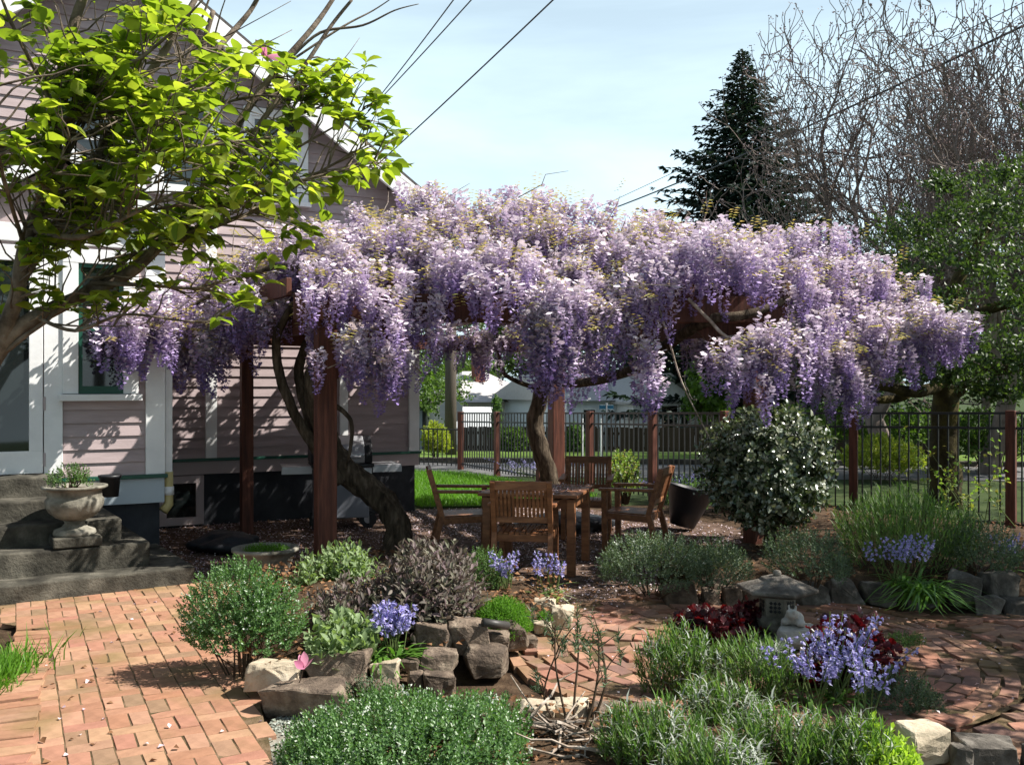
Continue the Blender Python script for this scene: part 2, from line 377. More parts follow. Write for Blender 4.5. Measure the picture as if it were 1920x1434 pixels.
def join(parts):
    Vs, Fs, b = [], [], 0
    for V, Fc in parts:
        Vs.append(V); Fs.append(Fc + b); b += len(V)
    return np.concatenate(Vs), np.concatenate(Fs)
def rdir(n, zmin=-1.0):
    z = rng.uniform(zmin, 1, n); a = rng.uniform(0, 2 * math.pi, n); r = np.sqrt(1 - z * z)
    return np.stack([r * np.cos(a), r * np.sin(a), z], 1)
def lumpy(d, seed, amp):
    """smooth random swelling over directions"""
    q = np.random.default_rng(seed); out = np.zeros(len(d))
    for k in range(5):
        ax = q.normal(size=3) * (1.6 + k * .9); out += np.sin(d @ ax + q.uniform(0, 6)) / (1 + .5 * k)
    return 1 + amp * out / 2

def shoots(center, rad, n_sh, n_lf, T, size, seed=1, zmin=-.25, upw=.45, open_=.9, shell=.45, spread=None, amp=.16, shootlen=None, tipfrac=None):
    """leafy shoots filling a lumpy ellipsoid; leaves spiral round the end of each shoot. returns leaf arrays + shoot tips"""
    c = np.array(center, float); rad = np.array(rad, float)
    d = rdir(n_sh, zmin)
    k = 1 - shell * rng.random(n_sh) ** 1.8
    tip = c + d * rad * (lumpy(d, seed, amp) * k)[:, None]
    D = unit(unit(d / rad) * (1 - upw) + np.array([0, 0, 1.0]) * upw + rng.normal(0, .22, (n_sh, 3)))
    sl = shootlen if shootlen else size * n_lf * .33
    j = np.tile(np.arange(n_lf), n_sh); idx = np.repeat(np.arange(n_sh), n_lf)
    t = (j + rng.random(len(j)) * .5) / n_lf
    pos = tip[idx] - D[idx] * (sl * (1 - t))[:, None]
    e1 = unit(np.cross(D, np.array([.3, .2, 1.0])) + 1e-6); e2 = np.cross(D, e1)
    a = j * 2.4 + rng.uniform(0, 6.28, n_sh)[idx] + rng.normal(0, .25, len(j))
    perp = e1[idx] * np.cos(a)[:, None] + e2[idx] * np.sin(a)[:, None]
    op = open_ * (1.15 - .75 * t)
    ld = D[idx] * np.cos(op)[:, None] + perp * np.sin(op)[:, None]
    up = D[idx] - perp * .3 + rng.normal(0, .15, (len(j), 3))
    sz = size * (.65 + .5 * rng.random(len(j))) * (1 - .35 * t)
    return scatter(T, pos, ld, up, sz), tip, D

def add_stems(center_base, tips, n, r0=.008, mat='twig', parent=None, name='stem', rad2=.25):
    mb = MB(); cb = Vector(center_base)
    for i in rng.choice(len(tips), min(n, len(tips)), replace=False):
        t = Vector(tips[i]); m_ = cb.lerp(t, .5) + Vector((rng.normal(0, .02), rng.normal(0, .02), -.02))
        b = cb + (Vector((t.x, t.y, cb.z)) - cb) * rad2
        mb.tube([b, m_, t - (t - cb) * .06], [r0, r0 * .7, r0 * .3], 4, False)
    return mb.build(name, mat, parent)

def bush(name, label, cat, px, ybase, hw, ytop, leaf, size, n_sh, n_lf, mat, seed, z0=0.0, depth=None, tipmat=None, tips=0, group=None, stems=14, d=None, **kw):
    """a bush whose foot stands at pixel (px, ybase), half as wide as hw pixels and reaching up to ytop"""
    if d is None: base = G(px, ybase, z0)
    else: base = Vector(((px - 960) / F * d, d, z0))
    dd = base.y; ry = (depth or hw / F * dd * .85); rx = hw / F * dd
    base = Vector(((px - 960) / F * dd, dd + ry * .35, z0))
    top = CH - (ytop - YH) / F * (dd + ry * .2)
    h = max(top - z0, .05)
    rt = thing(name, label, cat, base, 0, group)
    zc = kw.pop('zc', .45)
    (V, Fc), tp, D = shoots((0, 0, h * zc), (rx, ry, h * (1 - zc)), n_sh, n_lf, leaf, size, seed, **kw)
    V[:, 2] = np.maximum(V[:, 2], .004)
    o = link('foliage', npmesh('foliage', V, Fc), mat, rt)
    if tips:
        i = rng.choice(len(tp), min(tips, len(tp)), replace=False)
        q = np.repeat(tp[i], 4, 0) + rng.normal(0, size * .22, (len(i) * 4, 3))
        Vt, Ft = scatter(T_small(.4, .15), q, rdir(len(q), -.2), rdir(len(q)), size * .55)
        link('blossom', npmesh('blossom', Vt, Ft), tipmat, rt)
    if stems: add_stems((0, 0, 0), tp, stems, .006 if h < .8 else .014, 'twig', rt)
    return rt, tp

# ================================================================== SETTING
def tz(x, y):
    """height of the land: level garden, falling away beyond the street"""
    if y < 21: return -.03
    if y < 31: return -.03 - .4 * (y - 21) / 10
    if y < 38: return -.43 - .9 * (y - 31) / 7
    return -1.33
ys = [-12, 0, 4, 8, 12, 16, 19, 21, 23, 26, 29, 31, 33, 36, 38, 45, 60, 100, 250, 700]
xs = [-400, -120, -60, -40, -30, -20, -15, -10, -5, 0, 5, 10, 15, 20, 30, 40, 60, 120, 400]
V = [(x, y, tz(x, y)) for y in ys for x in xs]; nx = len(xs)
Fc = [(j * nx + i, j * nx + i + 1, (j + 1) * nx + i + 1, (j + 1) * nx + i) for j in range(len(ys) - 1) for i in range(nx - 1)]
tag(MB().add(V, Fc).build('ground', 'terrain'), kind='structure')
def sheet(name, pts, z, mat, kind='structure'):
    me = bpy.data.meshes.new(name); me.from_pydata([(p[0], p[1], z) for p in pts], [], [tuple(range(len(pts)))]); me.update()
    return tag(link(name, me, mat), kind=kind)
sheet('soil', [(-7, .5), (7.5, .5), (8, 10.6), (2.6, 13.2), (1.2, 13.0), (-1.0, 12.4), (-7, 9)], -.012, 'soil')
# patio under the pergola: trodden dirt and petals
pat = [G(330, 1120), G(560, 1075), G(760, 1060), G(930, 1130), G(1080, 1200), G(1290, 1150), G(1330, 1060), (2.9, 10.4), (2.45, 11.3), (1.7, 12.3), (.3, 12.9), (-1.3, 12.6), (-4.6, 10.6)]
sheet('patio', [(p[0], p[1]) for p in pat], -.004, 'litter_ground')
# lawn strip by the house corner
lawn = [(-1.25, 12.9), (.2, 13.1), (1.0, 13.6), (1.3, 14.2), (-.9, 17.9), (-3.2, 18.5), (-2.6, 15.4)]
sheet('lawn', lawn, -.016, 'lawn')
# street and verges
sheet('road', [(-30, 20.2), (30, 14.6), (34, 17.2), (-30, 23.2)], -.02, 'asphalt')
sheet('verge', [(-30, 23.4), (34, 17.4), (34, 20.6), (-30, 20.9 + 6)], -.0185, 'far_grass')
def kerb(name, a, b):
    o = MB().bar(Vector((a[0], a[1], .02)), Vector((b[0], b[1], .02)), .16, .14).build(name, 'concrete', bevel=.015); return tag(o, kind='structure')
kerb('kerb', (-30, 23.3), (34, 17.3))

# blades of grass
def blades(poly, n, h, name, label, cat, z=-.012):
    xs_ = [p[0] for p in poly]; ys_ = [p[1] for p in poly]
    pts = np.stack([rng.uniform(min(xs_), max(xs_), n * 2), rng.uniform(min(ys_), max(ys_), n * 2)], 1)
    ins = np.zeros(len(pts), bool); j = len(poly) - 1
    for i in range(len(poly)):
        xi, yi, xj, yj = poly[i][0], poly[i][1], poly[j][0], poly[j][1]
        c = ((yi > pts[:, 1]) != (yj > pts[:, 1])) & (pts[:, 0] < (xj - xi) * (pts[:, 1] - yi) / (yj - yi + 1e-9) + xi)
        ins ^= c; j = i
    pts = pts[ins][:n]; k = len(pts)
    D = np.stack([rng.normal(0, .35, k), rng.normal(0, .35, k), np.ones(k)], 1)
    V, Fc = scatter(T_blade(.06, .4), np.c_[pts, np.full(k, z)], D, rdir(k), h * rng.uniform(.5, 1.2, k))
    o = link(name, npmesh(name, V, Fc), 'grass'); return tag(o, label, cat, kind='stuff')
blades(lawn, 24000, .085, 'grass', 'mown green lawn behind the patio by the house corner', 'grass')

# ------------------------------------------------------------------ bricks
def brick_mesh(i, L, W, H, ragged):
    q = np.random.default_rng(i + 50); j = lambda s: q.normal(0, s)
    c = .0025; V = []
    for z, ins in ((-H, 0), (-c * 1.2, 0), (0, c)):
        for sx, sy in ((-1, -1), (1, -1), (1, 1), (-1, 1)):
            V.append((sx * (L / 2 - ins), sy * (W / 2 - ins), z + (j(.002) if z == 0 else 0)))
    V = np.array(V)
    for k in range(4):
        dx, dy = j(ragged), j(ragged)
        for r in range(3): V[r * 4 + k, 0] += dx; V[r * 4 + k, 1] += dy
    Fc = [(k + r * 4, (k + 1) % 4 + r * 4, (k + 1) % 4 + r * 4 + 4, k + r * 4 + 4) for r in (0, 1) for k in range(4)] + [(8, 9, 10, 11)]
    return V, Fc
def lay(structure, places, meshes, mat, name='brick'):
    """places: (x, y, rz, z, tiltx, tilty); nearest 300 become bricks of their own, the rest one mesh"""
    me = []
    for i, (V, Fc) in enumerate(meshes):
        x = bpy.data.meshes.new(name); x.from_pydata([tuple(v) for v in V], [], Fc); x.update(); x.materials.append(M[mat]); me.append(x)
    def seen(p):
        px = 960 + F * p[0] / p[1]; py = YH + F * CH / p[1]
        return (0 if (-40 < px < 1960 and py < 1470) else 5) + p[1] * .1
    places = sorted(places, key=seen)
    rest = MB()
    for i, (x, y, rz, z, a, b, sx) in enumerate(places):
        E = Matrix.Translation((x, y, z)) @ Matrix.Rotation(rz, 4, 'Z') @ Matrix.Rotation(a, 4, 'X') @ Matrix.Rotation(b, 4, 'Y') @ Matrix.Diagonal((sx, 1, 1, 1))
        k = int(rng.integers(len(me)))
        if i < 300:
            o = bpy.data.objects.new(name, me[k]); COL.objects.link(o); o.parent = structure; o.matrix_local = E
        else:
            V, Fc = meshes[k]; rest.add([E @ Vector(v) for v in V], Fc)
    if rest.v: tag(rest.build(name + '_field', mat, structure), kind='stuff')
def inpoly(x, y, poly):
    c = False; j = len(poly) - 1
    for i in range(len(poly)):
        xi, yi, xj, yj = poly[i][0], poly[i][1], poly[j][0], poly[j][1]
        if (yi > y) != (yj > y) and x < (xj - xi) * (y - yi) / (yj - yi) + xi: c = not c
        j = i
    return c
HA = R(28.0); HU = Vector((math.cos(HA), math.sin(HA), 0)); HN = Vector((math.sin(HA), -math.cos(HA), 0))
# the brick walk in front of the steps, laid in step with the house
walk = [(-.85, 1.5), G(8, 1560), G(30, 1434), G(62, 1260), G(92, 1190), G(-60, 1165), G(-60, 1146), G(378, 1088), G(470, 1082), G(470, 1140), G(480, 1300), G(505, 1400), G(530, 1560), (.15, 1.5)]
path = sheet('brick_path', [(p[0], p[1]) for p in walk], .0253, 'sand')
Bk, Bw = .196, .098
pl = []
for i in range(-30, 30):
    for j in range(-30, 90):
        u0, v0 = i * Bk, j * Bk * 1.5 + (Bk * .75 if i % 2 else 0)
        for kx, ky, rz in ((.5, .25, 0), (.25, 1.0, 1), (.75, 1.0, 1)):
            q = HU * (u0 + kx * Bk) - HN * (v0 + ky * Bk)
            if inpoly(q.x, q.y, walk):
                pl.append((q.x, q.y, HA + (math.pi / 2 if rz else 0) + rng.normal(0, .008), .027 + abs(rng.normal(0, .0015)), rng.normal(0, .006), rng.normal(0, .006), 1))
lay(path, pl, [brick_mesh(i, Bk - .005, Bw - .005, .045, .0012) for i in range(5)], 'brick')
# edging course on the left of the walk
pl = []
a, b = G(-6, 1560), G(66, 1195)
nb = int((b - a).length / .112)
for k in range(nb):
    q = a.lerp(b, (k + .5) / nb); an = math.atan2(b.y - a.y, b.x - a.x)
    pl.append((q.x - .02 + rng.normal(0, .008), q.y, an + math.pi / 2 + rng.normal(0, .04), .042 + rng.normal(0, .004), rng.normal(0, .015), rng.normal(0, .015), 1))
edge = sheet('brick_edging', [(a.x - .12, a.y), (a.x + .1, a.y), (b.x + .1, b.y), (b.x - .12, b.y)], .0005, 'sand')
lay(edge, pl, [brick_mesh(i + 9, .2, .1, .06, .005) for i in range(3)], 'brick')
# worn brick circle round the lantern and the path leading off to the right
CC = Vector((1.52, 5.85, 0)); CR = 1.5
circ = [(CC.x + CR * math.cos(t * math.pi / 24), CC.y + CR * 1.0 * math.sin(t * math.pi / 24)) for t in range(48)]
cpath = sheet('brick_circle', circ, .012, 'sand')
pl = []
r = .42
while r < CR - .05:
    n = int(2 * math.pi * r / .165); ph = rng.uniform(0, 6)
    for k in range(n):
        t = ph + 2 * math.pi * k / n
        x, y = CC.x + r * math.cos(t), CC.y + r * math.sin(t)
        pl.append((x + rng.normal(0, .008), y + rng.normal(0, .008), t + math.pi / 2 + rng.normal(0, .09), .022 + rng.normal(0, .007), rng.normal(0, .045), rng.normal(0, .04), rng.uniform(.85, 1.08)))
    r += .1
lay(cpath, pl, [brick_mesh(i + 20, .156, .091, .05, .009) for i in range(6)], 'old_brick')
n = int(2 * math.pi * CR / .205); bd = thing('circle_border', 'ring of pale bricks edging the round worn brick paving', 'edging')
bd.location = (CC.x, CC.y, 0)
V, Fc = brick_mesh(77, .2, .075, .05, .006); me = bpy.data.meshes.new('brick'); me.from_pydata([tuple(v) for v in V], [], Fc); me.update(); me.materials.append(M['brick'])
for k in range(n):
    t = 2 * math.pi * k / n
    if not (.3 < t < 4.6): continue
    o = bpy.data.objects.new('brick', me); COL.objects.link(o); o.parent = bd
    o.location = ((CR + .02) * math.cos(t), (CR + .02) * math.sin(t), .03 + rng.normal(0, .004)); o.rotation_euler = (rng.normal(0, .03), rng.normal(0, .03), t + math.pi / 2 + rng.normal(0, .03))
sp = [(1.75, 4.0), (4.6, 3.85), (4.9, 6.75), (2.75, 6.75), (3.05, 5.85), (2.7, 4.85), (2.2, 4.45)]
spath = sheet('side_path', sp, .0105, 'sand')
pl = []
for i in range(40):
    for j in range(40):
        x, y = 1.6 + i * .205 * .8 + (j % 2) * .1, 3.7 + j * .118 + .25 * math.sin(i * .2)
        x += .02 * j
        if inpoly(x, y, sp) and (Vector((x, y, 0)) - CC).length > CR + .08:
            pl.append((x + rng.normal(0, .01), y + rng.normal(0, .01), .2 + rng.normal(0, .16), .022 + rng.normal(0, .009), rng.normal(0, .06), rng.normal(0, .06), rng.uniform(.65, .85)))
lay(spath, pl, [brick_mesh(i + 20, .2, .112, .05, .018) for i in range(6)], 'old_brick')

# ------------------------------------------------------------------ the house (local x along the wall, y into the house)
HP = Vector((-1.27, 12.43, 0))
house = thing('clapboard_house', 'two storey mauve clapboard house with white trim beside the pergola', 'house', HP, HA)
def lx(px, y0):
    """local x on the wall plane y0 seen at photo column px"""
    r_ = (px - 960) / F; o_ = HP - HN * y0
    return (r_ * o_.y - o_.x) / (HU.x - r_ * HU.y)
def ld(px, y0):
    q = HP - HN * y0 + HU * lx(px, y0); return q.y
def lz(px, py, y0): return CH - (py - YH) / F * ld(px, y0)
Y1 = -2.19                                      # plane of the entrance bay, main wall is y = 0
xb = lx(306, Y1)                                # right corner of the bay
gx, gz, gs = lx(224, 0), 6.5, .69               # gable ridge over the main wall and its slope
def roofz(x): return gz - gs * abs(x - gx)
MB().box((-4.4, 2.6, 2.0), (8.8, 5.0, 4.0)).add([(-8.8, .1, 3.9), (0, .1, 3.9), (gx, .1, gz - .15), (-8.8, 5.1, 3.9), (0, 5.1, 3.9), (gx, 5.1, gz - .15)], [(0, 1, 2), (3, 5, 4), (0, 2, 5, 3), (1, 4, 5, 2)]).build('wall', 'siding', house)
MB().box((xb - 2.5, Y1 + 1.12, 1.75), (5.0, 2.14, 2.5)).build('bay_wall', 'siding', house)
def board(x0, x1, y0, z, h, name='siding_board'):
    """one lapped board: thicker at its lower edge"""
    t0, t1 = .026, .006
    V = [(x0, y0 + .02, z), (x1, y0 + .02, z), (x1, y0 - t0, z), (x0, y0 - t0, z), (x0, y0 + .02, z + h), (x1, y0 + .02, z + h), (x1, y0 - t1, z + h), (x0, y0 - t1, z + h)]
    return MB().add(V, [(0, 1, 2, 3), (4, 7, 6, 5), (3, 2, 6, 7), (0, 3, 7, 4), (1, 5, 6, 2), (0, 4, 5, 1)]).build(name, 'siding', house)
ex = .122
z = .8; k = 0
while z < gz - .4:
    half = (gz + .07 - z - ex) / gs
    x0, x1 = max(-8.8, gx - half), min(-.005, gx + half)
    if z > 2.9 or True: board(x0, x1, -.01 - .0007 * (k % 2), z, ex + .012)
    z += ex; k += 1
z = .83; zb_top = lz(250, 468, Y1); k = 0
while z < zb_top - .02:
    board(xb - 4.2, xb - .005, Y1 - .01 - .0007 * (k % 2), z, ex + .012); z += ex; k += 1
def trim(name, x0, x1, y0, z0, z1, mat='white', t=.035):
    return MB().box(((x0 + x1) / 2, y0 - t / 2 - .012, (z0 + z1) / 2), (x1 - x0, t, z1 - z0)).build(name, mat, house, bevel=.004)
# main wall trim
trim('corner_board', -.13, .012, -.012, .8, 3.7, t=.045)
trim('corner_board', lx(635, 0), lx(650, 0), -.01, .8, 3.7, t=.042)
trim('corner_board', lx(384, 0), lx(405, 0), -.01, .8, 3.7, t=.042)
trim('water_table', -8.8, .04, 0, .765, .8, 'gtrim', .07)
trim('band_board', -8.8, .015, 0, .61, .764, 'band', .03)
MB().box((-4.4, 2.55, .3), (8.76, 5.06, .62)).build('foundation', 'slate', house)
# basement window
bx0, bx1 = lx(296, 0), lx(381, 0)
bz0, bz1 = .02, .6
wn_ = MB(); t = .09
wn_.box(((bx0 + bx1) / 2, -.02, bz1 - t / 2), (bx1 - bx0, .07, t)).box(((bx0 + bx1) / 2, -.02, bz0 + t / 2), (bx1 - bx0, .07, t))
wn_.box((bx0 + t / 2, -.021, (bz0 + bz1) / 2), (t, .066, bz1 - bz0 - 2 * t)).box((bx1 - t / 2, -.021, (bz0 + bz1) / 2), (t, .066, bz1 - bz0 - 2 * t))
bw = wn_.build('basement_window', 'band', house, bevel=.004)
MB().box(((bx0 + bx1) / 2, -.004, (bz0 + bz1) / 2), (bx1 - bx0 - 2 * t, .02, bz1 - bz0 - 2 * t)).build('pane', 'glass', bw)
# windows
def window(x0, x1, z0, z1, y0, cas=.13, sash='gtrim', sill=True, rail=.5):
    mb = MB(); c = cas; ym = y0 - .055
    mb.box(((x0 + x1) / 2, ym, z1 + c / 2), (x1 - x0 + 2 * c, .06, c)); mb.box((x0 - c / 2, ym, (z0 + z1) / 2), (c, .056, z1 - z0)); mb.box((x1 + c / 2, ym, (z0 + z1) / 2), (c, .056, z1 - z0))
    w_ = mb.build('window', 'white', house, bevel=.004)
    s = MB(); q = .035; zr = z0 + (z1 - z0) * rail
    for zz, hh in ((z0 + q, 2 * q), (z1 - q / 2, q), (zr, .04)): s.box(((x0 + x1) / 2, y0 - .045, zz), (x1 - x0, .035, hh))
    for xx in (x0 + q / 2, x1 - q / 2): s.box((xx, y0 - .0445, (z0 + z1) / 2), (q, .032, z1 - z0))
    s.build('sash', sash, w_)
    MB().box(((x0 + x1) / 2, y0 - .036, (z0 + z1) / 2), (x1 - x0 - .01, .02, z1 - z0 - .01)).build('pane', 'glass', w_)
    if sill: MB().box(((x0 + x1) / 2, y0 - .06, z0 - .035), (x1 - x0 + 2 * c + .06, .13, .06)).build('sill', 'white', w_, bevel=.006)
    return w_
wx0, wx1 = lx(146, Y1), lx(230, Y1)
window(wx0, wx1, lz(187, 738, Y1), lz(187, 497, Y1), Y1)
for a_, b_ in ((120, 255), (300, 395), (470, 560)):
    window(lx(a_, 0), lx(b_, 0), 3.95, 4.95, 0, .1, 'white')
# bay trim, skirt, door
trim('corner_board', lx(272, Y1), xb + .01, Y1, .83, zb_top, t=.045)
trim('casing', lx(82, Y1), lx(117, Y1), Y1, .87, zb_top, t=.05)
trim('frieze', xb - 4.2, xb + .03, Y1, zb_top, zb_top + .16, t=.06)
trim('water_table', xb - 4.2, xb + .03, Y1, .795, .829, 'gtrim', .08)
trim('skirt_board', xb - 4.2, xb + .005, Y1, .56, .794, 'skirt', .04)
MB().box((xb - 2.13, Y1 + 1.1, .28), (4.2, 2.16, .56)).build('foundation', 'slate', house)
dx1, dx0 = lx(80, Y1), lx(80, Y1) - .95
dr = MB()
dr.box(((dx0 + dx1) / 2, Y1 - .045, .98), (.95, .055, .2)); dr.box((dx1 - .055, Y1 - .045, 1.92), (.11, .054, 1.68)); dr.box((dx0 + .055, Y1 - .045, 1.92), (.11, .054, 1.68)); dr.box(((dx0 + dx1) / 2, Y1 - .045, 2.83), (.95, .055, .14))
dr = dr.build('door', 'white', house, bevel=.004)
MB().box(((dx0 + dx1) / 2, Y1 - .036, 1.92), (.74, .02, 1.69)).build('pane', 'glass', dr)
for zz in (1.0, 1.5, 2.3): MB().tube([(dx1 + .012, Y1 - .062, zz - .06), (dx1 + .012, Y1 - .062, zz + .06)], .011, 8).build('hinge', 'band', dr)
trim('casing', dx0 - .14, dx0 - .002, Y1, .87, zb_top, t=.05)
# bay gable with its own little roof
bgx = lx(120, Y1); bgz = 3.75
sl = (bgz - (zb_top + .16)) / (xb + .12 - bgx)
MB().add([(bgx - 1.6, Y1 + .02, bgz - 1.6 * sl), (xb, Y1 + .02, zb_top + .16), (bgx, Y1 + .02, bgz - .06), (bgx - 1.6, -.02, bgz - 1.6 * sl), (xb, -.02, zb_top + .16), (bgx, -.02, bgz - .06)], [(0, 1, 2), (1, 4, 5, 2), (0, 2, 5, 3), (3, 5, 4), (0, 3, 4, 1)]).build('bay_gable', 'siding', house)
for s_ in (1, -1):
    ex_, ez = (xb + .22, bgz - sl * (xb + .22 - bgx)) if s_ > 0 else (bgx - 1.75, bgz - sl * 1.75)
    a_, b_ = Vector((bgx, Y1 - .17, bgz + .03)), Vector((ex_, Y1 - .17, ez + .03))
    MB().bar(a_, b_, .04, .15, (0, 0, 1)).build('rake_board', 'white', house, bevel=.003)
    MB().add([(bgx, Y1 - .2, bgz + .1), (ex_, Y1 - .2, ez + .1), (ex_, -.03, ez + .1), (bgx, -.03, bgz + .1), (bgx, Y1 - .2, bgz + .15), (ex_, Y1 - .2, ez + .15), (ex_, -.03, ez + .15), (bgx, -.03, bgz + .15)],
             [(0, 1, 2, 3), (7, 6, 5, 4), (0, 4, 5, 1), (1, 5, 6, 2), (2, 6, 7, 3), (3, 7, 4, 0)]).build('roof', 'roof', house)
# main gable roof with broad white rakes
for s_ in (1, -1):
    ex_ = .45 if s_ > 0 else 2 * gx - .45
    ez = roofz(ex_)
    a_, b_ = Vector((gx, -.42, gz - .03)), Vector((ex_, -.42, ez - .03))
    MB().bar(a_, b_, .05, .24, (0, 0, 1)).build('rake_board', 'white', house, bevel=.004)
    MB().add([(gx, -.44, gz + .1), (ex_, -.44, ez + .1), (ex_, 5.3, ez + .1), (gx, 5.3, gz + .1), (gx, -.44, gz + .16), (ex_, -.44, ez + .16), (ex_, 5.3, ez + .16), (gx, 5.3, gz + .16)],
             [(0, 1, 2, 3), (7, 6, 5, 4), (0, 4, 5, 1), (1, 5, 6, 2), (2, 6, 7, 3), (3, 7, 4, 0)]).build('roof', 'roof', house)
    MB().add([(gx, -.4, gz + .085), (ex_, -.4, ez + .085), (ex_, .05, ez + .085), (gx, .05, gz + .085)], [(0, 1, 2, 3)]).build('soffit', 'white', house)
# downspout with yellow elbow
dpx = xb + .05
MB().box((dpx, Y1 + .03, 1.75), (.07, .055, 1.85)).build('downspout', 'white', house, bevel=.008)
e_ = MB().tube([(dpx, Y1 + .03, .84), (dpx, Y1 + .03, .6), (dpx, Y1 + .02, .53), (dpx - .05, Y1 + .0, .47)], .045, 12).build('drain_elbow', 'yellow_pvc', house, True)
MB().tube([(dpx, Y1 + .03, .7), (dpx, Y1 + .03, .62)], .052, 12).build('coupling', 'white', e_, True)

# ------------------------------------------------------------------ concrete steps up to the door
SA = R(33); SU = Vector((math.cos(SA), math.sin(SA), 0)); SV = Vector((-math.sin(SA), math.cos(SA), 0))
s0 = G(0, 1098, .17)
steps = thing('concrete_steps', 'worn old concrete steps leading up to the glass door', 'steps', (s0.x, s0.y, 0), SA)
ends = [1.42, 1.12, .95, .72, .5]
zs = [.17, .36, .535, .71, .875]
offs = [0, .27, .53, .79, 1.05]
for k in range(5):
    bm = bmesh.new()
    me = bpy.data.meshes.new('step')
    L0, L1 = -1.6, ends[k]
    y0, y1 = offs[k], 1.9 + .004 * k
    zlo = -.05 if k == 0 else zs[k - 1] - .03
    x0s = L0
    nseg = 14
    for (yy, zz) in ((y0, zlo), (y0, zs[k]), (y1, zs[k]), (y1, zlo)):
        for q in range(nseg + 1): bm.verts.new((x0s + (L1 - x0s) * q / nseg, yy + rng.normal(0, .006), zz + rng.normal(0, .005)))
    bm.verts.ensure_lookup_table(); w_ = nseg + 1
    for r_ in range(4):
        for q in range(nseg):
            a_, b_ = r_ * w_ + q, ((r_ + 1) % 4) * w_ + q
            bm.faces.new((bm.verts[a_], bm.verts[a_ + 1], bm.verts[b_ + 1], bm.verts[b_]))
    bm.faces.new([bm.verts[r_ * w_] for r_ in (3, 2, 1, 0)]); bm.faces.new([bm.verts[r_ * w_ + nseg] for r_ in range(4)])
    bmesh.ops.recalc_face_normals(bm, faces=bm.faces)
    bm.to_mesh(me); bm.free()
    o = link('step', me, 'concrete', steps)
    b = o.modifiers.new('edge', 'BEVEL'); b.width = .02; b.segments = 3; b.limit_method = 'ANGLE'; b.angle_limit = R(50)

# ------------------------------------------------------------------ black picket fence with timber posts
fence_pts = [(-2.5, 19.6), (-1.04, 18.9), (-.28, 17.5), (.48, 16.2), (1.25, 14.95), (2.06, 13.65), (2.83, 12.4), (4.28, 11.7), (5.64, 10.55), (7.0, 9.4)]
fence = thing('picket_fence', 'black metal picket fence on brown timber posts behind the patio', 'fence')
def ftop(y): return 1.65 - (YH * 0 + 49.5) / F * y + (.0)
pk = MB().box((0, 0, .5), (.016, .016, 1.0)).build('picket', 'metal', fence); pkm = pk.data
first = True
for i in range(len(fence_pts) - 1):
    a, b = Vector((*fence_pts[i], 0)), Vector((*fence_pts[i + 1], 0))
    ta, tb = ftop(a.y), ftop(b.y)
    if i == 0: ta = tb = .78
    an = math.atan2(b.y - a.y, b.x - a.x)
    po = MB().box((b.x, b.y, ftop(b.y) / 2 + .0), (.1, .1, ftop(b.y) + .06), an).build('post', 'redwood', fence, bevel=.006)
    if i == 0: MB().box((a.x, a.y, .4), (.1, .1, .84), an).build('post', 'redwood', fence, bevel=.006)
    for za in ((0.0, -.17, None) if i else (0.0, None)):
        A = a.copy(); B = b.copy()
        if za is None: A.z = B.z = .1
        else: A.z = ta + za; B.z = tb + za
        MB().bar(A, B, .03, .028).build('rail', 'metal', fence)
    n = int((b - a).length / .105)
    for k in range(1, n):
        t = k / n; q = a.lerp(b, t); h = ta + (tb - ta) * t
        o = pk if first else bpy.data.objects.new('picket', pkm)
        if not first: COL.objects.link(o); o.parent = fence
        first = False
        o.location = (q.x, q.y, .04); o.scale = (1, 1, h - .05); o.rotation_euler = (0, 0, an)

# ------------------------------------------------------------------ far side of the street
bf = thing('board_fence', 'low dark brown board fence along the far side of the street', 'fence')
V = MB().box((0, 0, .42), (.14, .022, .84)); pb = V.build('board', 'fence_board', bf); first = True
A, B = Vector((-1.6, 29.5, -.45)), Vector((13, 27.2, -.42))
n = int((B - A).length / .152)
for k in range(n):
    o = pb if first else bpy.data.objects.new('board', pb.data)
    if not first: COL.objects.link(o); o.parent = bf
    first = False
    o.location = A.lerp(B, k / n) + Vector((0, rng.normal(0, .004), rng.normal(0, .012)))
    o.rotation_euler = (0, rng.normal(0, .01), math.atan2(B.y - A.y, B.x - A.x))
for zz in (.2, .65): MB().bar(A + Vector((0, .03, zz)), B + Vector((0, .03, zz)), .04, .09).build('rail', 'fence_board', bf)
for k in range(8): MB().box(A.lerp(B, k / 7) + Vector((0, .09, .42)), (.1, .1, .9)).build('post', 'fence_board', bf)

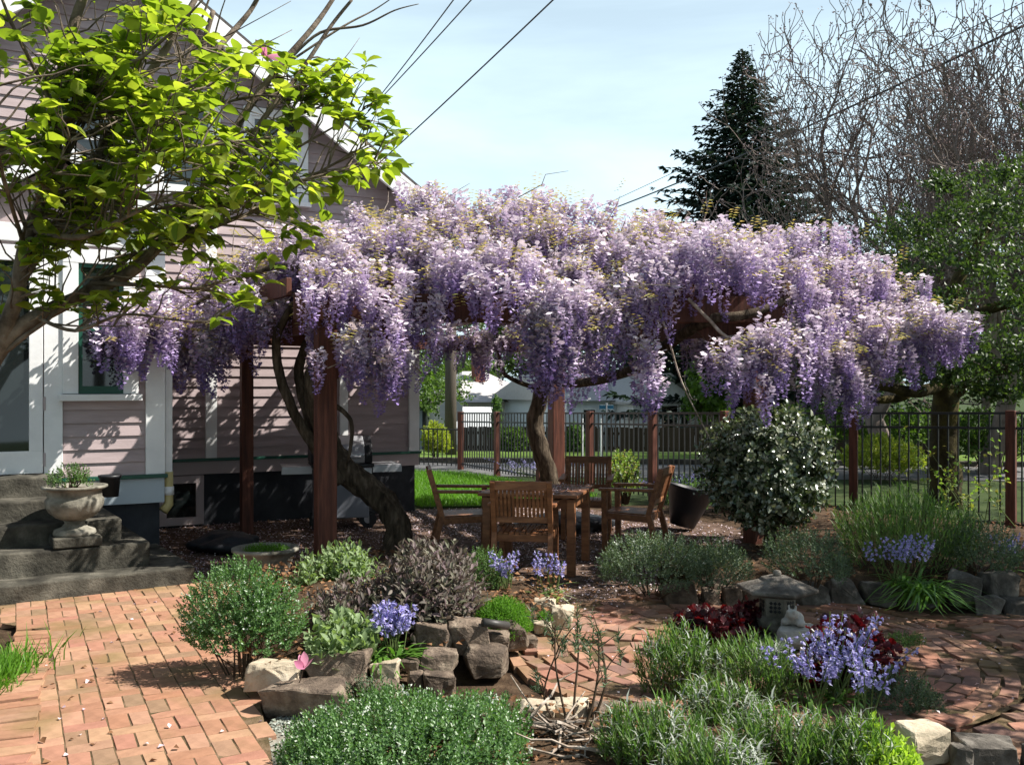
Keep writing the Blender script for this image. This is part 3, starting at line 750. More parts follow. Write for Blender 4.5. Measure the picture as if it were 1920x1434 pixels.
def far_house(name, label, x0, x1, d, zg, ze, zr, dep, mat, hip=False, gable=None, wins=(), doors=()):
    h = thing(name, label, 'house', ((x0 + x1) / 2, d, zg), R(26)); hw = (x1 - x0) / 2
    e, r_ = ze - zg, zr - zg
    MB().box((0, dep / 2, e / 2), (2 * hw, dep, e)).build('wall', mat, h)
    o_ = .4; hh = hw * .0 + (1.6 if hip else 0)
    V = [(-hw - o_, -o_, e), (hw + o_, -o_, e), (hw + o_, dep + o_, e), (-hw - o_, dep + o_, e), (-hw - o_ + hh, dep / 2, r_), (hw + o_ - hh, dep / 2, r_)]
    MB().add(V, [(0, 1, 5, 4), (1, 2, 5), (2, 3, 4, 5), (3, 0, 4), (0, 3, 2, 1)]).build('roof', 'far_roof', h)
    nb = int(e / .22)
    for k in range(nb): MB().box((0, -.012, e - .12 - k * .22), (2 * hw - .02, .02, .012)).build('siding_line', 'far_roof', h) if False else None
    if gable:
        g0, g1, gp = gable
        V = [(g0, -1.2, e - .02), (g1, -1.2, e - .02), ((g0 + g1) / 2, -1.2, gp), (g0, dep / 2, e - .02), (g1, dep / 2, e - .02), ((g0 + g1) / 2, dep / 2, gp)]
        MB().box(((g0 + g1) / 2, -.6, e / 2), (g1 - g0, 1.18, e - .03)).build('wing_wall', 'white', h)
        MB().add(V, [(0, 1, 2), (1, 4, 5, 2), (0, 2, 5, 3)]).build('gable', 'white', h)
        for s_ in (g0 - .3, g1 + .3):
            c_ = (g0 + g1) / 2; sl_ = (gp - e) / ((g1 - g0) / 2); zz = gp - sl_ * abs(s_ - c_)
            V = [(c_, -1.5, gp + .05), (s_, -1.5, zz + .05), (s_, dep / 2, zz + .05), (c_, dep / 2, gp + .05), (c_, -1.5, gp + .15), (s_, -1.5, zz + .15), (s_, dep / 2, zz + .15), (c_, dep / 2, gp + .15)]
            MB().add(V, [(0, 1, 2, 3), (7, 6, 5, 4), (0, 4, 5, 1), (1, 5, 6, 2), (2, 6, 7, 3), (3, 7, 4, 0)]).build('wing_roof', 'far_roof', h)
    for (a, b, c, dd, yy) in wins:
        w_ = MB().box(((a + b) / 2, yy - .03, (c + dd) / 2), (b - a + .16, .05, dd - c + .16)).build('window', 'white', h)
        MB().box(((a + b) / 2, yy - .05, (c + dd) / 2), (b - a, .04, dd - c)).build('pane', 'glass', w_)
    return h
h1 = far_house('bungalow', 'cream bungalow with grey hip roof and brick chimney across the street', -2.2, 1.3, 40, -1.33, 1.0, 2.35, 6, 'cream', True, wins=((.2, 1.3, .9, 1.9, 0), (-1.4, -.6, .9, 1.9, 0)))
ch = MB().box((-.2, 2.0, 3.7), (.45, .5, 1.3)).build('chimney', 'chimney', h1)
h2 = far_house('white_cottage', 'white clapboard cottage with gabled wing seen behind the fence', 1.65, 9.85, 37, -1.33, 1.12, 2.15, 6, 'bluewhite', False, (-1.9, 1.1, 3.35), ((-1.15, -.85, 1.5, 2.25, -1.19), (-.65, .05, 1.3, 2.25, -1.19), (.25, .55, 1.5, 2.25, -1.19), (2.2, 3.4, 1.2, 2.2, 0), (-3.4, -2.9, 1.4, 2.1, 0)))
for k in range(8): MB().box((-.4, -1.205, 2.35 - k * .26), (2.98, .012, .014)).build('siding_joint', 'far_roof', h2)
h3 = far_house('grey_cottage', 'small grey cottage far left beyond the utility pole', -8.5, -3.9, 42, -1.33, .7, 1.75, 5, 'skirt', False, wins=((-.6, .4, .8, 1.7, 0),))
# utility pole, stop sign seen from behind, street name sign, parked van
up = thing('utility_pole', 'weathered wooden utility pole rising beside the parked van', 'pole', (P(845, 860, 23).x, 23, -.15))
MB().tube([(0, 0, 0), (0, 0, 2), (.02, 0, 4.4)], [.15, .14, .13], 10).build('shaft', 'pole_wood', up, True)
MB().tube([(.02, 0, 4.38), (.02, 0, 4.5)], [.14, .05], 10).build('pole_cap', 'signgrey', up)
ss = thing('stop_sign', 'grey back of an octagonal street sign near the utility pole', 'sign', (P(846, 860, 27).x, 27, -.3))
MB().tube([(.1, 0, 0), (.1, 0, 1.5)], .03, 8).build('sign_post', 'signgrey', ss)
a_ = [(.36 * math.cos(R(22.5 + 45 * k)), .36 * math.sin(R(22.5 + 45 * k))) for k in range(8)]
MB().add([(x, -.04, 1.25 + y) for x, y in a_] + [(x, -.034, 1.25 + y) for x, y in a_], [tuple(range(8)), tuple(range(15, 7, -1))] + [(k, 8 + k, 8 + (k + 1) % 8, (k + 1) % 8) for k in range(8)]).build('sign_plate', 'signgrey', ss)
sn = thing('street_name_sign', 'small blue street name plate on a thin post before the white cottage', 'sign', (P(1137, 860, 26).x, 26, -.3))
MB().tube([(0, 0, 0), (0, 0, 1.5)], .03, 8).build('sign_post', 'signgrey', sn)
MB().box((0, -.01, 1.38), (.4, .02, .13)).build('sign_plate', 'signblue', sn)
for s_ in (-1, 1): MB().box((0, -.011, 1.38 + s_ * .058), (.38, .022, .01)).build('sign_border', 'white', sn)
for px in (1092, 1127): 
    q = P(px, 855, 22); o = MB().tube([(0, 0, 0), (0, 0, 1.0)], .025, 8).build('marker_post', 'white')
    o.location = (q.x, q.y, -.1); tag(o, 'thin pale marker post, %s of two by the road' % ('nearer the timber post' if px > 1100 else 'nearer the vine trunk'), 'post', 'pale marker posts at the roadside')
vp = P(882, 800, 33)
van = thing('parked_van', 'white van parked on the street behind the fence', 'van', (vp.x, vp.y, -.75))
MB().add([(-.85, 0, .3), (.85, 0, .3), (.85, 3.8, .3), (-.85, 3.8, .3), (-.88, 0, .95), (.88, 0, .95), (.88, 3.8, .95), (-.88, 3.8, .95), (-.72, .35, 1.62), (.72, .35, 1.62), (.72, 3.5, 1.62), (-.72, 3.5, 1.62)],
         [(3, 2, 1, 0), (0, 1, 5, 4), (1, 2, 6, 5), (2, 3, 7, 6), (3, 0, 4, 7), (4, 5, 9, 8), (5, 6, 10, 9), (6, 7, 11, 10), (7, 4, 8, 11), (8, 9, 10, 11)]).build('body', 'van', van, bevel=.06)
MB().add([(-.72, .06, 1.02), (.72, .06, 1.02), (.62, .29, 1.5), (-.62, .29, 1.5)], [(0, 1, 2, 3)]).build('rear_window', 'glass', van)
for x in (-.8, .8):
    for y in (.8, 3.0): MB().tube([(x - .09, y, .3), (x + .09, y, .3)], .3, 16).build('wheel', 'black', van)

# ================================================================== PERGOLA
pA, pD, pC, pB = Vector((-1.68, 8.4, 0)), Vector((2.29, 8.75, 0)), Vector((.63, 13.3, 0)), Vector((-3.0, 10.55, 0))
per = thing('pergola', 'dark red timber pergola carrying the flowering wisteria', 'pergola')
for q, s_, a in ((pA, .175, R(24)), (pD, .175, R(24)), (pC, .185, R(24)), (pB, .13, HA)):
    MB().box((q.x, q.y, 1.12), (s_, s_, 2.26), a).build('post', 'redwood', per, bevel=.008)
def beam(name, a, b, z, w_, h, ext=.35):
    a, b = Vector((a.x, a.y, z)), Vector((b.x, b.y, z)); d_ = (b - a).normalized() * ext
    return MB().bar(a - d_, b + d_, w_, h).build(name, 'redwood', per, bevel=.008)
fr = Vector((0, .13, 0))
beam('beam', pA - fr, pD - fr, 2.36, .06, .24, .25); beam('beam', pA + fr, pD + fr, 2.362, .06, .235, .2)
beam('beam', pB, pC, 2.22, .09, .19, .25)
beam('beam', pC, pD, 2.255, .07, .2, .2); beam('beam', pB, pA, 2.252, .07, .2, .3)
for k in range(11):
    t = -.09 + 1.18 * k / 10
    a, b = pA.lerp(pD, t) + Vector((0, .16, 0)), pB.lerp(pC, t) + Vector((0, .35, 0))
    MB().bar((a.x, a.y, 2.565), (b.x, b.y, 2.545), .05, .165).build('rafter', 'redwood', per, bevel=.005)
for q, dx in ((pA, 1), (pD, -1)):
    MB().bar((q.x + .08 * dx, q.y, 1.75), (q.x + .55 * dx, q.y + .04, 2.24), .07, .09).build('brace', 'redwood', per)

# ================================================================== WISTERIA
q_ = np.interp
TOPX = [205, 240, 300, 330, 380, 450, 520, 600, 660, 700, 740, 800, 860, 900, 960, 1040, 1090, 1150, 1190, 1250, 1330, 1400, 1470, 1520, 1560, 1600, 1680, 1740, 1790]
TOPY = [618, 600, 562, 522, 490, 452, 428, 415, 402, 392, 376, 348, 342, 362, 362, 345, 372, 388, 408, 414, 424, 432, 440, 420, 428, 462, 492, 560, 625]
BOTX = [205, 260, 300, 350, 400, 430, 470, 510, 560, 600, 660, 700, 760, 830, 860, 930, 980, 1020, 1100, 1160, 1200, 1215, 1260, 1340, 1380, 1440, 1490, 1520, 1560, 1610, 1650, 1700, 1740, 1790]
BOTY = [640, 672, 690, 735, 740, 700, 640, 630, 575, 575, 605, 630, 660, 660, 590, 590, 650, 700, 660, 660, 620, 590, 545, 525, 565, 560, 590, 680, 725, 765, 725, 680, 690, 665]
HOLES = [(515, 565, 40, 32), (470, 545, 22, 18), (800, 612, 40, 22), (700, 590, 22, 22), (870, 625, 40, 30), (965, 600, 18, 32), (1270, 590, 62, 40), (1330, 545, 30, 20), (1400, 600, 40, 24), (560, 640, 30, 45), (860, 505, 30, 16), (690, 545, 18, 12)]
def inhole(x, y): return any(((x - a) / c) ** 2 + ((y - b) / e) ** 2 < 1 for a, b, c, e in HOLES)
clumps = []                                  # (point, size, outward dir)
tries = 0
while len(clumps) < 175 and tries < 12000:
    tries += 1
    px = rng.uniform(205, 1790); v = rng.random()
    yt, yb = q_(px, TOPX, TOPY) + 9 * math.sin(px * .045) + 8 * math.sin(px * .11 + 1), q_(px, BOTX, BOTY) - 64
    yy = yb + (yt + 14 - yb) * v
    if inhole(px, yy + 18) or inhole(px, yy + 58): continue
    rec = q_(px, [205, 450, 700, 1200, 1600, 1790], [.5, 1.3, 2.3, 2.3, 1.5, .7])
    dd = q_(px, [205, 260, 330, 420, 540, 620, 1000, 1400, 1500, 1790], [8.25, 8.5, 8.95, 9.25, 9.2, 7.9, 7.9, 8.1, 8.8, 9.2]) + rec * v ** 1.25 + rng.normal(0, .1) + .16 * math.sin(px * .035 + yy * .02) * math.sin(yy * .045 + 1)
    p = P(px, yy, dd)
    if any((p - c[0]).length < rng.uniform(.22, .32) for c in clumps): continue
    clumps.append((p, rng.uniform(.1, .15), Vector((rng.normal(0, .5), -1 + v * .8, .3 + v))))
DR = [(1005, 600, 7.8), (1035, 620, 7.75), (1060, 600, 7.8), (1020, 680, 7.8), (1045, 700, 7.8), (1010, 660, 7.85), (1085, 630, 7.85), (235, 650, 8.3), (262, 655, 8.4), (285, 640, 8.5), (310, 640, 8.7), (330, 670, 8.9), (300, 600, 8.6), (350, 610, 9.0), (465, 640, 9.2), (635, 690, 7.9), (665, 672, 7.9), (690, 695, 7.9), (715, 700, 7.95), (742, 715, 8.0), (360, 690, 9.1), (385, 700, 9.15), (345, 650, 9.1), (410, 660, 9.2), (440, 620, 9.1), (1030, 660, 7.75), (1060, 650, 7.8), (1010, 640, 7.8), (1140, 640, 7.9), (1170, 650, 7.9), (1210, 715, 8.05),
      (1375, 710, 7.8), (1400, 690, 7.8), (1425, 715, 7.85), (1440, 680, 7.9), (1480, 660, 7.9), (1560, 730, 8.9), (1590, 745, 8.9), (1615, 755, 8.95), (1640, 690, 9.1), (1530, 690, 8.8), (1760, 640, 9.2), (1700, 660, 9.2), (470, 600, 8.9), (500, 610, 8.9), (580, 640, 8.6),
      (880, 680, 12.2), (905, 670, 12.3), (935, 675, 12.4), (830, 670, 11.6), (960, 660, 12.5), (900, 695, 12.0), (1085, 720, 12.8), (1100, 735, 12.6), (1250, 625, 10.8), (1300, 640, 10.5), (1330, 650, 10.3), (1350, 680, 10.0), (1180, 640, 11.3), (1290, 620, 11.0), (1310, 690, 10.3), (790, 650, 11.3)]
for px, py, dd in DR:
    clumps.append((P(px, py - 42, dd), rng.uniform(.1, .17), Vector((0, -1, .4))))
nfront = len(clumps)
# over the roof of the pergola towards the house and the back
for k in range(230):
    t, s_ = rng.random(), rng.uniform(.12, 1.0)
    p = pA.lerp(pD, t * 1.3 - .15).lerp(pB.lerp(pC, t * 1.2 - .1), s_)
    if p.x < -1.75 and p.y < 9.3: continue
    p.z = 2.75 + .45 * math.sin(3.0 * t) * (1 - s_ * .6) + rng.uniform(-.1, .15)
    clumps.append((p, rng.uniform(.15, .24), Vector((rng.normal(0, .5), rng.normal(0, .5), 1))))
# a raceme: florets round a hanging stalk, full at the top and narrow at the tip
def raceme(seed, n=60, L=.36):
    q = np.random.default_rng(seed)
    s = (np.arange(n) + q.random(n) * .6) / n
    s = s ** .9
    rr = .054 * (1 - s) ** .62 * (.75 + .35 * q.random(n)) + .006
    rr *= np.where(s < .08, .6, 1)
    a = np.arange(n) * 2.4 + q.normal(0, .35, n)
    bend = q.normal(0, .02, 2)
    pos = np.stack([rr * np.cos(a) + bend[0] * s * s, rr * np.sin(a) + bend[1] * s * s, -L * 1.12 * s], 1)
    out = np.stack([np.cos(a), np.sin(a), np.full(n, -.25)], 1) + q.normal(0, .3, (n, 3))
    sz = .046 * (1 - .45 * s) * (.8 + .4 * q.random(n))
    T1 = (np.array([(-.42, .1, 0), (.42, .1, 0), (.5, .75, .25), (0, 1, .38), (-.5, .75, .25)]), np.array([(0, 1, 2), (0, 2, 3), (0, 3, 4)]))
    A = scatter(T1, pos - out * .006, out, np.array([0, 0, 1.0]) + q.normal(0, .35, (n, 3)), sz)
    T2 = (np.array([(-.22, 0, 0), (.22, 0, 0), (0, .85, -.3)]), np.array([(0, 1, 2)]))
    B_ = scatter(T2, pos, out + np.array([0, 0, -.6]), np.array([0, 0, 1.0]) + q.normal(0, .4, (n, 3)), sz * .9)
    al = np.concatenate([np.repeat(s, 5), np.repeat(s, 3)]).astype(np.float32)
    return (*join([A, B_]), al)
def along(me, al):
    me.attributes.new('along', 'FLOAT', 'POINT').data.foreach_set('value', np.ascontiguousarray(al, dtype=np.float32)); return me
RAC = [raceme(k, 54 + 3 * k, .3 + .035 * (k % 4)) for k in range(6)]
RACM = []
for V, Fc, al in RAC:
    me = along(npmesh('raceme', V, Fc), al); me.materials.append(M['wis_flower']); RACM.append(me)
root1 = G(738, 1045)
wis1 = thing('wisteria_vine', 'flowering wisteria with thick leaning trunk between grill and timber post', 'wisteria', (root1.x, root1.y, 0))
wis2 = thing('wisteria_vine', 'flowering wisteria with upright trunk hugging the post behind the table', 'wisteria', (.6, 13.1, 0))
wis_bits = {0: [], 1: []}; wis_al = {0: [], 1: []}; leafpos = []; nobj = {0: 0, 1: 0}
for ci, (p, s_, o_) in enumerate(clumps):
    which = 0 if p.x / p.y * F + 960 < 800 else 1
    wt = wis1 if which == 0 else wis2
    k = int(rng.integers(6, 10)) if ci < nfront else int(rng.integers(1, 4))
    for j in range(k):
        off = Vector((rng.normal(0, s_ * .85), rng.normal(0, s_ * .75), float(np.clip(rng.normal(.05, s_ * .8), -.25, .16))))
        sc = rng.uniform(.7, 1.25)
        E = Matrix.Translation(p + off) @ Matrix.Rotation(rng.uniform(0, 6.28), 4, 'Z') @ Matrix.Rotation(rng.normal(0, .16), 4, 'X') @ Matrix.Diagonal((sc * rng.uniform(.85, 1.25), sc * rng.uniform(.85, 1.25), sc, 1))
        i = int(rng.integers(6))
        if ci < nfront and nobj[which] < 300 and rng.random() < .42:
            o = bpy.data.objects.new('raceme', RACM[i]); COL.objects.link(o); o.parent = wt
            o.matrix_local = Matrix.Translation(-wt.location) @ E; nobj[which] += 1
        else:
            V, Fc, al = RAC[i]; wis_al[which].append(al); E2 = np.array(Matrix.Translation(-wt.location) @ E)
            wis_bits[which].append((V @ E2[:3, :3].T + E2[:3, 3], Fc))
    for j in range(int(rng.integers(3, 7)) if ci < nfront else 6):
        leafpos.append((which, p + Vector((rng.normal(0, s_), rng.normal(0, s_), rng.normal(0, s_ * .6) - .03)), o_))
for k, wt in ((0, wis1), (1, wis2)):
    V, Fc = join(wis_bits[k]); tag(link('raceme_mass', along(npmesh('raceme_mass', V, Fc), np.concatenate(wis_al[k])), 'wis_flower', wt), kind='stuff')
    # young bronze leaves: sprays of leaflets
    pos, dr_, upv, sz = [], [], [], []
    for wh, p, o_ in leafpos:
        if wh != k: continue
        ax = Vector((rng.normal(0, .6), rng.normal(0, .6), rng.uniform(-.1, .8))) + o_ * .4; ax.normalize()
        sd_ = ax.cross(Vector((0, 0, 1))).normalized() if abs(ax.z) < .98 else Vector((1, 0, 0))
        for j in range(9):
            pos.append(p + ax * (.02 * j) - wt.location); s2 = -1 if j % 2 else 1
            dr_.append(ax * .5 + sd_ * s2 + Vector((0, 0, -.35))); upv.append(Vector((0, 0, 1)) + ax * .1); sz.append(rng.uniform(.04, .07))
    V, Fc = scatter(T_small(.24, .06), np.array(pos), np.array(dr_), np.array(upv), np.array(sz))
    tag(link('young_leaves', npmesh('young_leaves', V, Fc), 'wis_leaf', wt), kind='stuff')
    # wiry tendrils sticking out of the mass
    mb = MB()
    for wh, p, o_ in leafpos[::12]:
        if wh != k: continue
        d_ = Vector((rng.normal(0, .6), rng.normal(0, .4), rng.uniform(-.2, .9))).normalized(); L = rng.uniform(.2, .5)
        b_ = p - wt.location
        mb.tube([b_ - d_ * .2, b_ + Vector((rng.normal(0, .04), 0, .03)), b_ + d_ * L * .6 + Vector((rng.normal(0, .05), rng.normal(0, .05), .02)), b_ + d_ * L], [.007, .005, .004, .002], 4, False)
    tag(mb.build('tendrils', 'stick', wt), kind='stuff')
def limb(wt, pts, mat='bark', name='limb', seg=12, lump=.08, sub=6):
    pp, rr = spline([P(a, b, c) - wt.location for a, b, c, r_ in pts], [r_ for *_, r_ in pts], sub)
    return MB().tube(pp, rr, seg, True, lump).build(name, mat, wt, True)
limb(wis1, [(736, 1055, 9.2, .17), (748, 1000, 9.3, .135), (728, 950, 9.35, .125), (690, 915, 9.4, .13), (650, 885, 9.4, .14), (620, 845, 9.4, .13), (600, 790, 9.3, .12), (590, 730, 9.2, .11), (600, 670, 9.1, .09), (615, 610, 9.0, .07), (640, 540, 9.0, .05)], name='trunk')
limb(wis1, [(625, 880, 9.3, .07), (590, 835, 9.2, .06), (560, 790, 9.15, .05), (535, 735, 9.1, .048), (520, 680, 9.1, .045), (522, 620, 9.0, .04), (560, 560, 8.9, .03)], name='limb')
limb(wis1, [(640, 905, 9.3, .06), (605, 850, 9.25, .06), (575, 770, 9.4, .05), (560, 700, 9.5, .05), (575, 640, 9.4, .04)], name='limb')
limb(wis1, [(618, 755, 9.0, .03), (648, 775, 9.0, .022), (660, 800, 9.0, .02), (656, 845, 9.0, .018), (648, 880, 9.1, .01)], name='limb', seg=8)
limb(wis2, [(1034, 945, 13.1, .16), (1030, 895, 13.1, .13), (1014, 845, 13.0, .12), (1003, 795, 13.0, .115), (1013, 745, 13.0, .11), (1026, 700, 13.0, .11), (1012, 650, 12.9, .09), (1000, 600, 12.6, .06)], name='trunk')
limb(wis2, [(1035, 710, 13.0, .06), (1080, 720, 12.0, .055), (1190, 692, 10.2, .055), (1260, 640, 9.2, .055), (1330, 600, 8.6, .05), (1400, 590, 8.5, .04), (1480, 560, 8.6, .03)], name='limb')
limb(wis2, [(1015, 730, 13.0, .035), (950, 705, 12.8, .03), (935, 660, 12.6, .025), (930, 600, 12.4, .02)], name='limb', seg=8)
limb(wis2, [(1420, 660, 8.3, .012), (1360, 630, 8.2, .014), (1330, 600, 8.2, .016), (1290, 560, 8.2, .014)], 'stick', 'twig', 6, 0)
limb(wis2, [(1230, 560, 8.0, .01), (1255, 640, 8.0, .009), (1280, 720, 8.05, .007), (1330, 820, 8.1, .005)], 'stick', 'twig', 6, 0)
limb(wis1, [(300, 610, 8.9, .012), (420, 540, 9.0, .02), (520, 500, 9.0, .03), (620, 520, 8.9, .035)], 'bark', 'limb', 6, 0)

# ================================================================== FURNITURE
def make_chair(label, loc, rz):
    t = thing('garden_armchair', label, 'chair', loc, rz, 'slatted wooden garden armchairs round the table')
    W, D, SH, BH = .54, .5, .4, .86
    for sx in (-1, 1):
        MB().bar((sx * (W / 2 - .03), D / 2 - .04, 0), (sx * (W / 2 - .03), D / 2 - .03, .63), .05, .055, (0, 1, 0)).build('leg', 'teak', t, bevel=.004)
        MB().bar((sx * (W / 2 - .03), -D / 2 - .08, 0), (sx * (W / 2 - .03), -D / 2 + .03, .42), .045, .055, (0, 1, 0)).build('leg', 'teak', t, bevel=.004)
        MB().bar((sx * (W / 2 - .03), -D / 2 + .03, .41), (sx * (W / 2 - .03), -D / 2 - .1, BH), .042, .05, (0, 1, 0)).build('back_post', 'teak', t, bevel=.004)
        MB().bar((sx * (W / 2 - .012), -D / 2 - .04, .655), (sx * (W / 2 - .012), D / 2 + .02, .645), .065, .028).build('armrest', 'teak', t, bevel=.006)
        MB().bar((sx * (W / 2 - .03), -D / 2 + .03, SH - .03), (sx * (W / 2 - .03), D / 2 - .04, SH - .01), .03, .06).build('seat_rail', 'teak', t)
    MB().box((0, D / 2 - .05, SH - .02), (W - .1, .03, .065)).build('seat_rail', 'teak', t, bevel=.004)
    MB().box((0, -D / 2 + .03, SH - .03), (W - .1, .03, .06)).build('seat_rail', 'teak', t, bevel=.004)
    for k in range(9):
        x = -.19 + k * .0475
        MB().bar((x, -D / 2 + .03, SH + .008), (x, D / 2 - .03, SH + .018), .04, .016).build('seat_slat', 'teak', t)
    yb = lambda z: -D / 2 + .03 - (z - .41) / .45 * .13
    for z, h in ((BH - .035, .075), (.53, .05)): MB().box((0, yb(z), z), (W - .1, .03, h)).build('back_rail', 'teak', t, bevel=.004)
    for k in range(13):
        x = -.205 + k * .0342
        MB().bar((x, yb(.55), .55), (x, yb(BH - .07), BH - .07), .022, .014, (0, 1, 0)).build('back_slat', 'teak', t)
    return t
make_chair('slatted wooden armchair on the near side of the table, its back turned to us', (.12, 8.12, 0), R(-8))
make_chair('slatted wooden armchair at the table end nearest the house and lawn', (-.47, 9.15, 0), R(-84))
make_chair('slatted wooden armchair turned sideways beside the round bush', (1.2, 9.3, 0), R(68))
make_chair('slatted wooden armchair on the far side of the table, facing us', (.82, 10.25, 0), R(172))
tb = thing('garden_table', 'square slatted wooden table strewn with fallen petals', 'table', (.24, 8.6, 0), R(-14))
TS, TH = .9, .71
for sx in (-1, 1):
    for sy in (-1, 1): MB().box((sx * (TS / 2 - .07), sy * (TS / 2 - .07), TH / 2 - .02), (.072, .072, TH - .04)).build('leg', 'teak', tb, bevel=.005)
    MB().box((sx * (TS / 2 - .07), 0, TH - .085), (.028, TS - .212, .08)).build('apron', 'teak', tb)
    MB().box((0, sx * (TS / 2 - .07), TH - .085), (TS - .212, .028, .08)).build('apron', 'teak', tb)
    MB().box((0, sx * (TS / 2 - .035), TH - .014), (TS, .07, .028)).build('frame_rail', 'teak', tb, bevel=.004)
    MB().box((sx * (TS / 2 - .035), 0, TH - .0145), (.07, TS - .142, .027)).build('frame_rail', 'teak', tb, bevel=.004)
for k in range(11): MB().box((-.345 + k * .069, 0, TH - .016), (.062, TS - .143, .022)).build('table_slat', 'teak', tb)
npet = 260
q = np.c_[rng.normal(.0, .2, npet), rng.normal(.05, .25, npet), np.full(npet, TH + .004)]
q = q[(abs(q[:, 0]) < .42) & (abs(q[:, 1]) < .42)]
V, Fc = scatter(T_small(.4, .2), q, rdir(len(q), -.1) * [1, 1, .15], np.tile([0, 0, 1.0], (len(q), 1)), .028)
o = link('table_petals', npmesh('table_petals', V, Fc), 'fallen'); o.matrix_world = tb.matrix_basis.copy(); o.location = tb.location; o.rotation_euler = tb.rotation_euler
tag(o, 'pale petals scattered over the wooden table top', 'petals', kind='stuff')

# grill by the wall
gp_ = Vector((P(640, 900, 11.1).x, 11.05, 0))
gr = thing('gas_grill', 'gas barbecue grill with steel lid and black ends by the house wall', 'grill', gp_, HA * .6)
MB().box((0, 0, .42), (.62, .42, .6)).build('cabinet', 'greycab', gr, bevel=.015)
prof = [(-.25, .76), (-.27, .86), (-.22, .98), (-.08, 1.07), (.1, 1.07), (.22, .98), (.26, .84), (.25, .76)]
for x0, x1, mt, nm in ((-.27, .25, 'steel', 'lid'), (.251, .34, 'black', 'lid_end'), (-.36, -.271, 'black', 'lid_end')):
    V = [(x, y, z) for x in (x0, x1) for y, z in prof]; n = len(prof)
    MB().add(V, [tuple(range(n)), tuple(range(2 * n - 1, n - 1, -1))] + [(k, n + k, n + (k + 1) % n, (k + 1) % n) for k in range(n)]).build(nm, mt, gr, bevel=.01)
MB().tube([(-.2, -.31, .84), (.2, -.31, .84)], .014, 8).build('handle', 'steel', gr)
MB().box((0, -.02, .735), (.72, .5, .04)).build('fire_box', 'black', gr, bevel=.01)
MB().box((0, -.25, .66), (.66, .06, .1)).build('control_panel', 'steel', gr, bevel=.01)
for x in (-.22, 0, .22): MB().tube([(x, -.28, .66), (x, -.315, .66)], .026, 12).build('knob', 'black', gr)
for s_ in (-1, 1):
    MB().box((s_ * .52, 0, .72), (.34, .44, .035)).build('side_shelf', 'steel', gr, bevel=.008)
    MB().box((s_ * .52, -.225, .68), (.34, .012, .06)).build('shelf_apron', 'steel', gr)
    for y in (-.19, .19): MB().box((s_ * .33, y, .08), (.035, .035, .16)).build('leg', 'black', gr)
for y in (-.16, .16):
    wh = MB().tube([(.3, y - .03, .1), (.3, y + .03, .1)], .1, 20).build('wheel', 'black', gr)
    MB().tube([(.3, y - .034, .1), (.3, y + .034, .1)], .05, 12).build('hub', 'steel', wh)

# stone urn on the steps, with its plant
up_ = G(140, 1022, .365); up_ = Vector((up_.x, 7.62, .365)); up_.x = (140 - 960) / F * 7.62
urn = thing('stone_urn', 'fluted cast stone urn on a square plinth on the steps', 'urn', up_, SA)
MB().box((0, 0, .04), (.36, .36, .08)).build('plinth', 'concrete', urn, bevel=.012)
MB().lathe([(.16, .08), (.165, .1), (.155, .125), (.1, .145), (.075, .175), (.085, .2)], 28).build('foot', 'cast', urn, True)
def fl(a, z): return 1 + (.03 * abs(math.sin(a * 9)) if .22 < z < .37 else 0)
MB().lathe([(.085, .2), (.14, .225), (.19, .27), (.215, .32), (.222, .37), (.205, .385), (.205, .44), (.235, .455), (.25, .465), (.25, .48), (.22, .482), (.2, .45), (.05, .44)], 72, flute=fl).build('bowl', 'cast', urn, True)
MB().lathe([(.2, .44), (.15, .452), (.02, .456)], 20).build('soil', 'soil', urn)
rt, tp = bush('urn_plant', 'small leafy plant with reddish shoots growing in the urn', 'plant', 128, 910, 42, 868, T_small(.3), .028, 150, 7, 'fine_green', 3, z0=.82, d=7.55, upw=.7)
pp = P(206, 930, 8.0); pot = MB().lathe([(.07, 0), (.085, .16), (.095, .165), (.095, .185), (.08, .186), (.07, .14), (.01, .14)], 20).build('black_pot', 'black', None, True)
pot.location = (pp.x, 8.0, .71); tag(pot, 'plain black plastic pot standing behind the urn', 'pot')
# broad bowl planter
bp = G(483, 1090); bp.y += .26
pl_ = thing('bowl_planter', 'broad weathered stone bowl planted with moss near the sage', 'planter', (bp.x, bp.y, 0))
MB().lathe([(.17, 0), (.2, .04), (.24, .16), (.275, .215), (.29, .22), (.29, .245), (.255, .25), (.235, .21), (.02, .2)], 40).build('bowl', 'cast', pl_, True)
(V, Fc), tp, D = shoots((0, 0, .21), (.22, .22, .07), 420, 6, T_small(.2), .024, 5, zmin=0, upw=.6)
link('moss', npmesh('moss', V, Fc), 'moss_green', pl_)

def lumpmesh(name, label, cat, loc, rad, mat, seed, amp=.18, sub=4, flat=True):
    bm = bmesh.new(); bmesh.ops.create_icosphere(bm, subdivisions=sub, radius=1)
    d_ = np.array([v.co[:] for v in bm.verts]); k = lumpy(d_, seed, amp) * lumpy(d_ * 2.3, seed + 1, amp * .5)
    for v, c, kk in zip(bm.verts, d_, k):
        q = Vector(c * kk) * 1.0; v.co = (q.x * rad[0], q.y * rad[1], max(q.z, -.5) * rad[2] + rad[2] * .5)
    me = bpy.data.meshes.new(name); bm.to_mesh(me); bm.free()
    o = link(name, me, mat, None, True); o.location = loc
    return tag(o, label, cat)
q = G(415, 1040); lumpmesh('black_bag', 'slumped black plastic sack lying between steps and timber post', 'sack', (q.x, q.y + .2, 0), (.34, .22, .13), 'tarp', 3)
q = G(1065, 1000); lumpmesh('black_cover', 'crumpled black cover lying on the ground behind the table', 'cover', (q.x, q.y + .3, 0), (.55, .35, .13), 'tarp', 8)
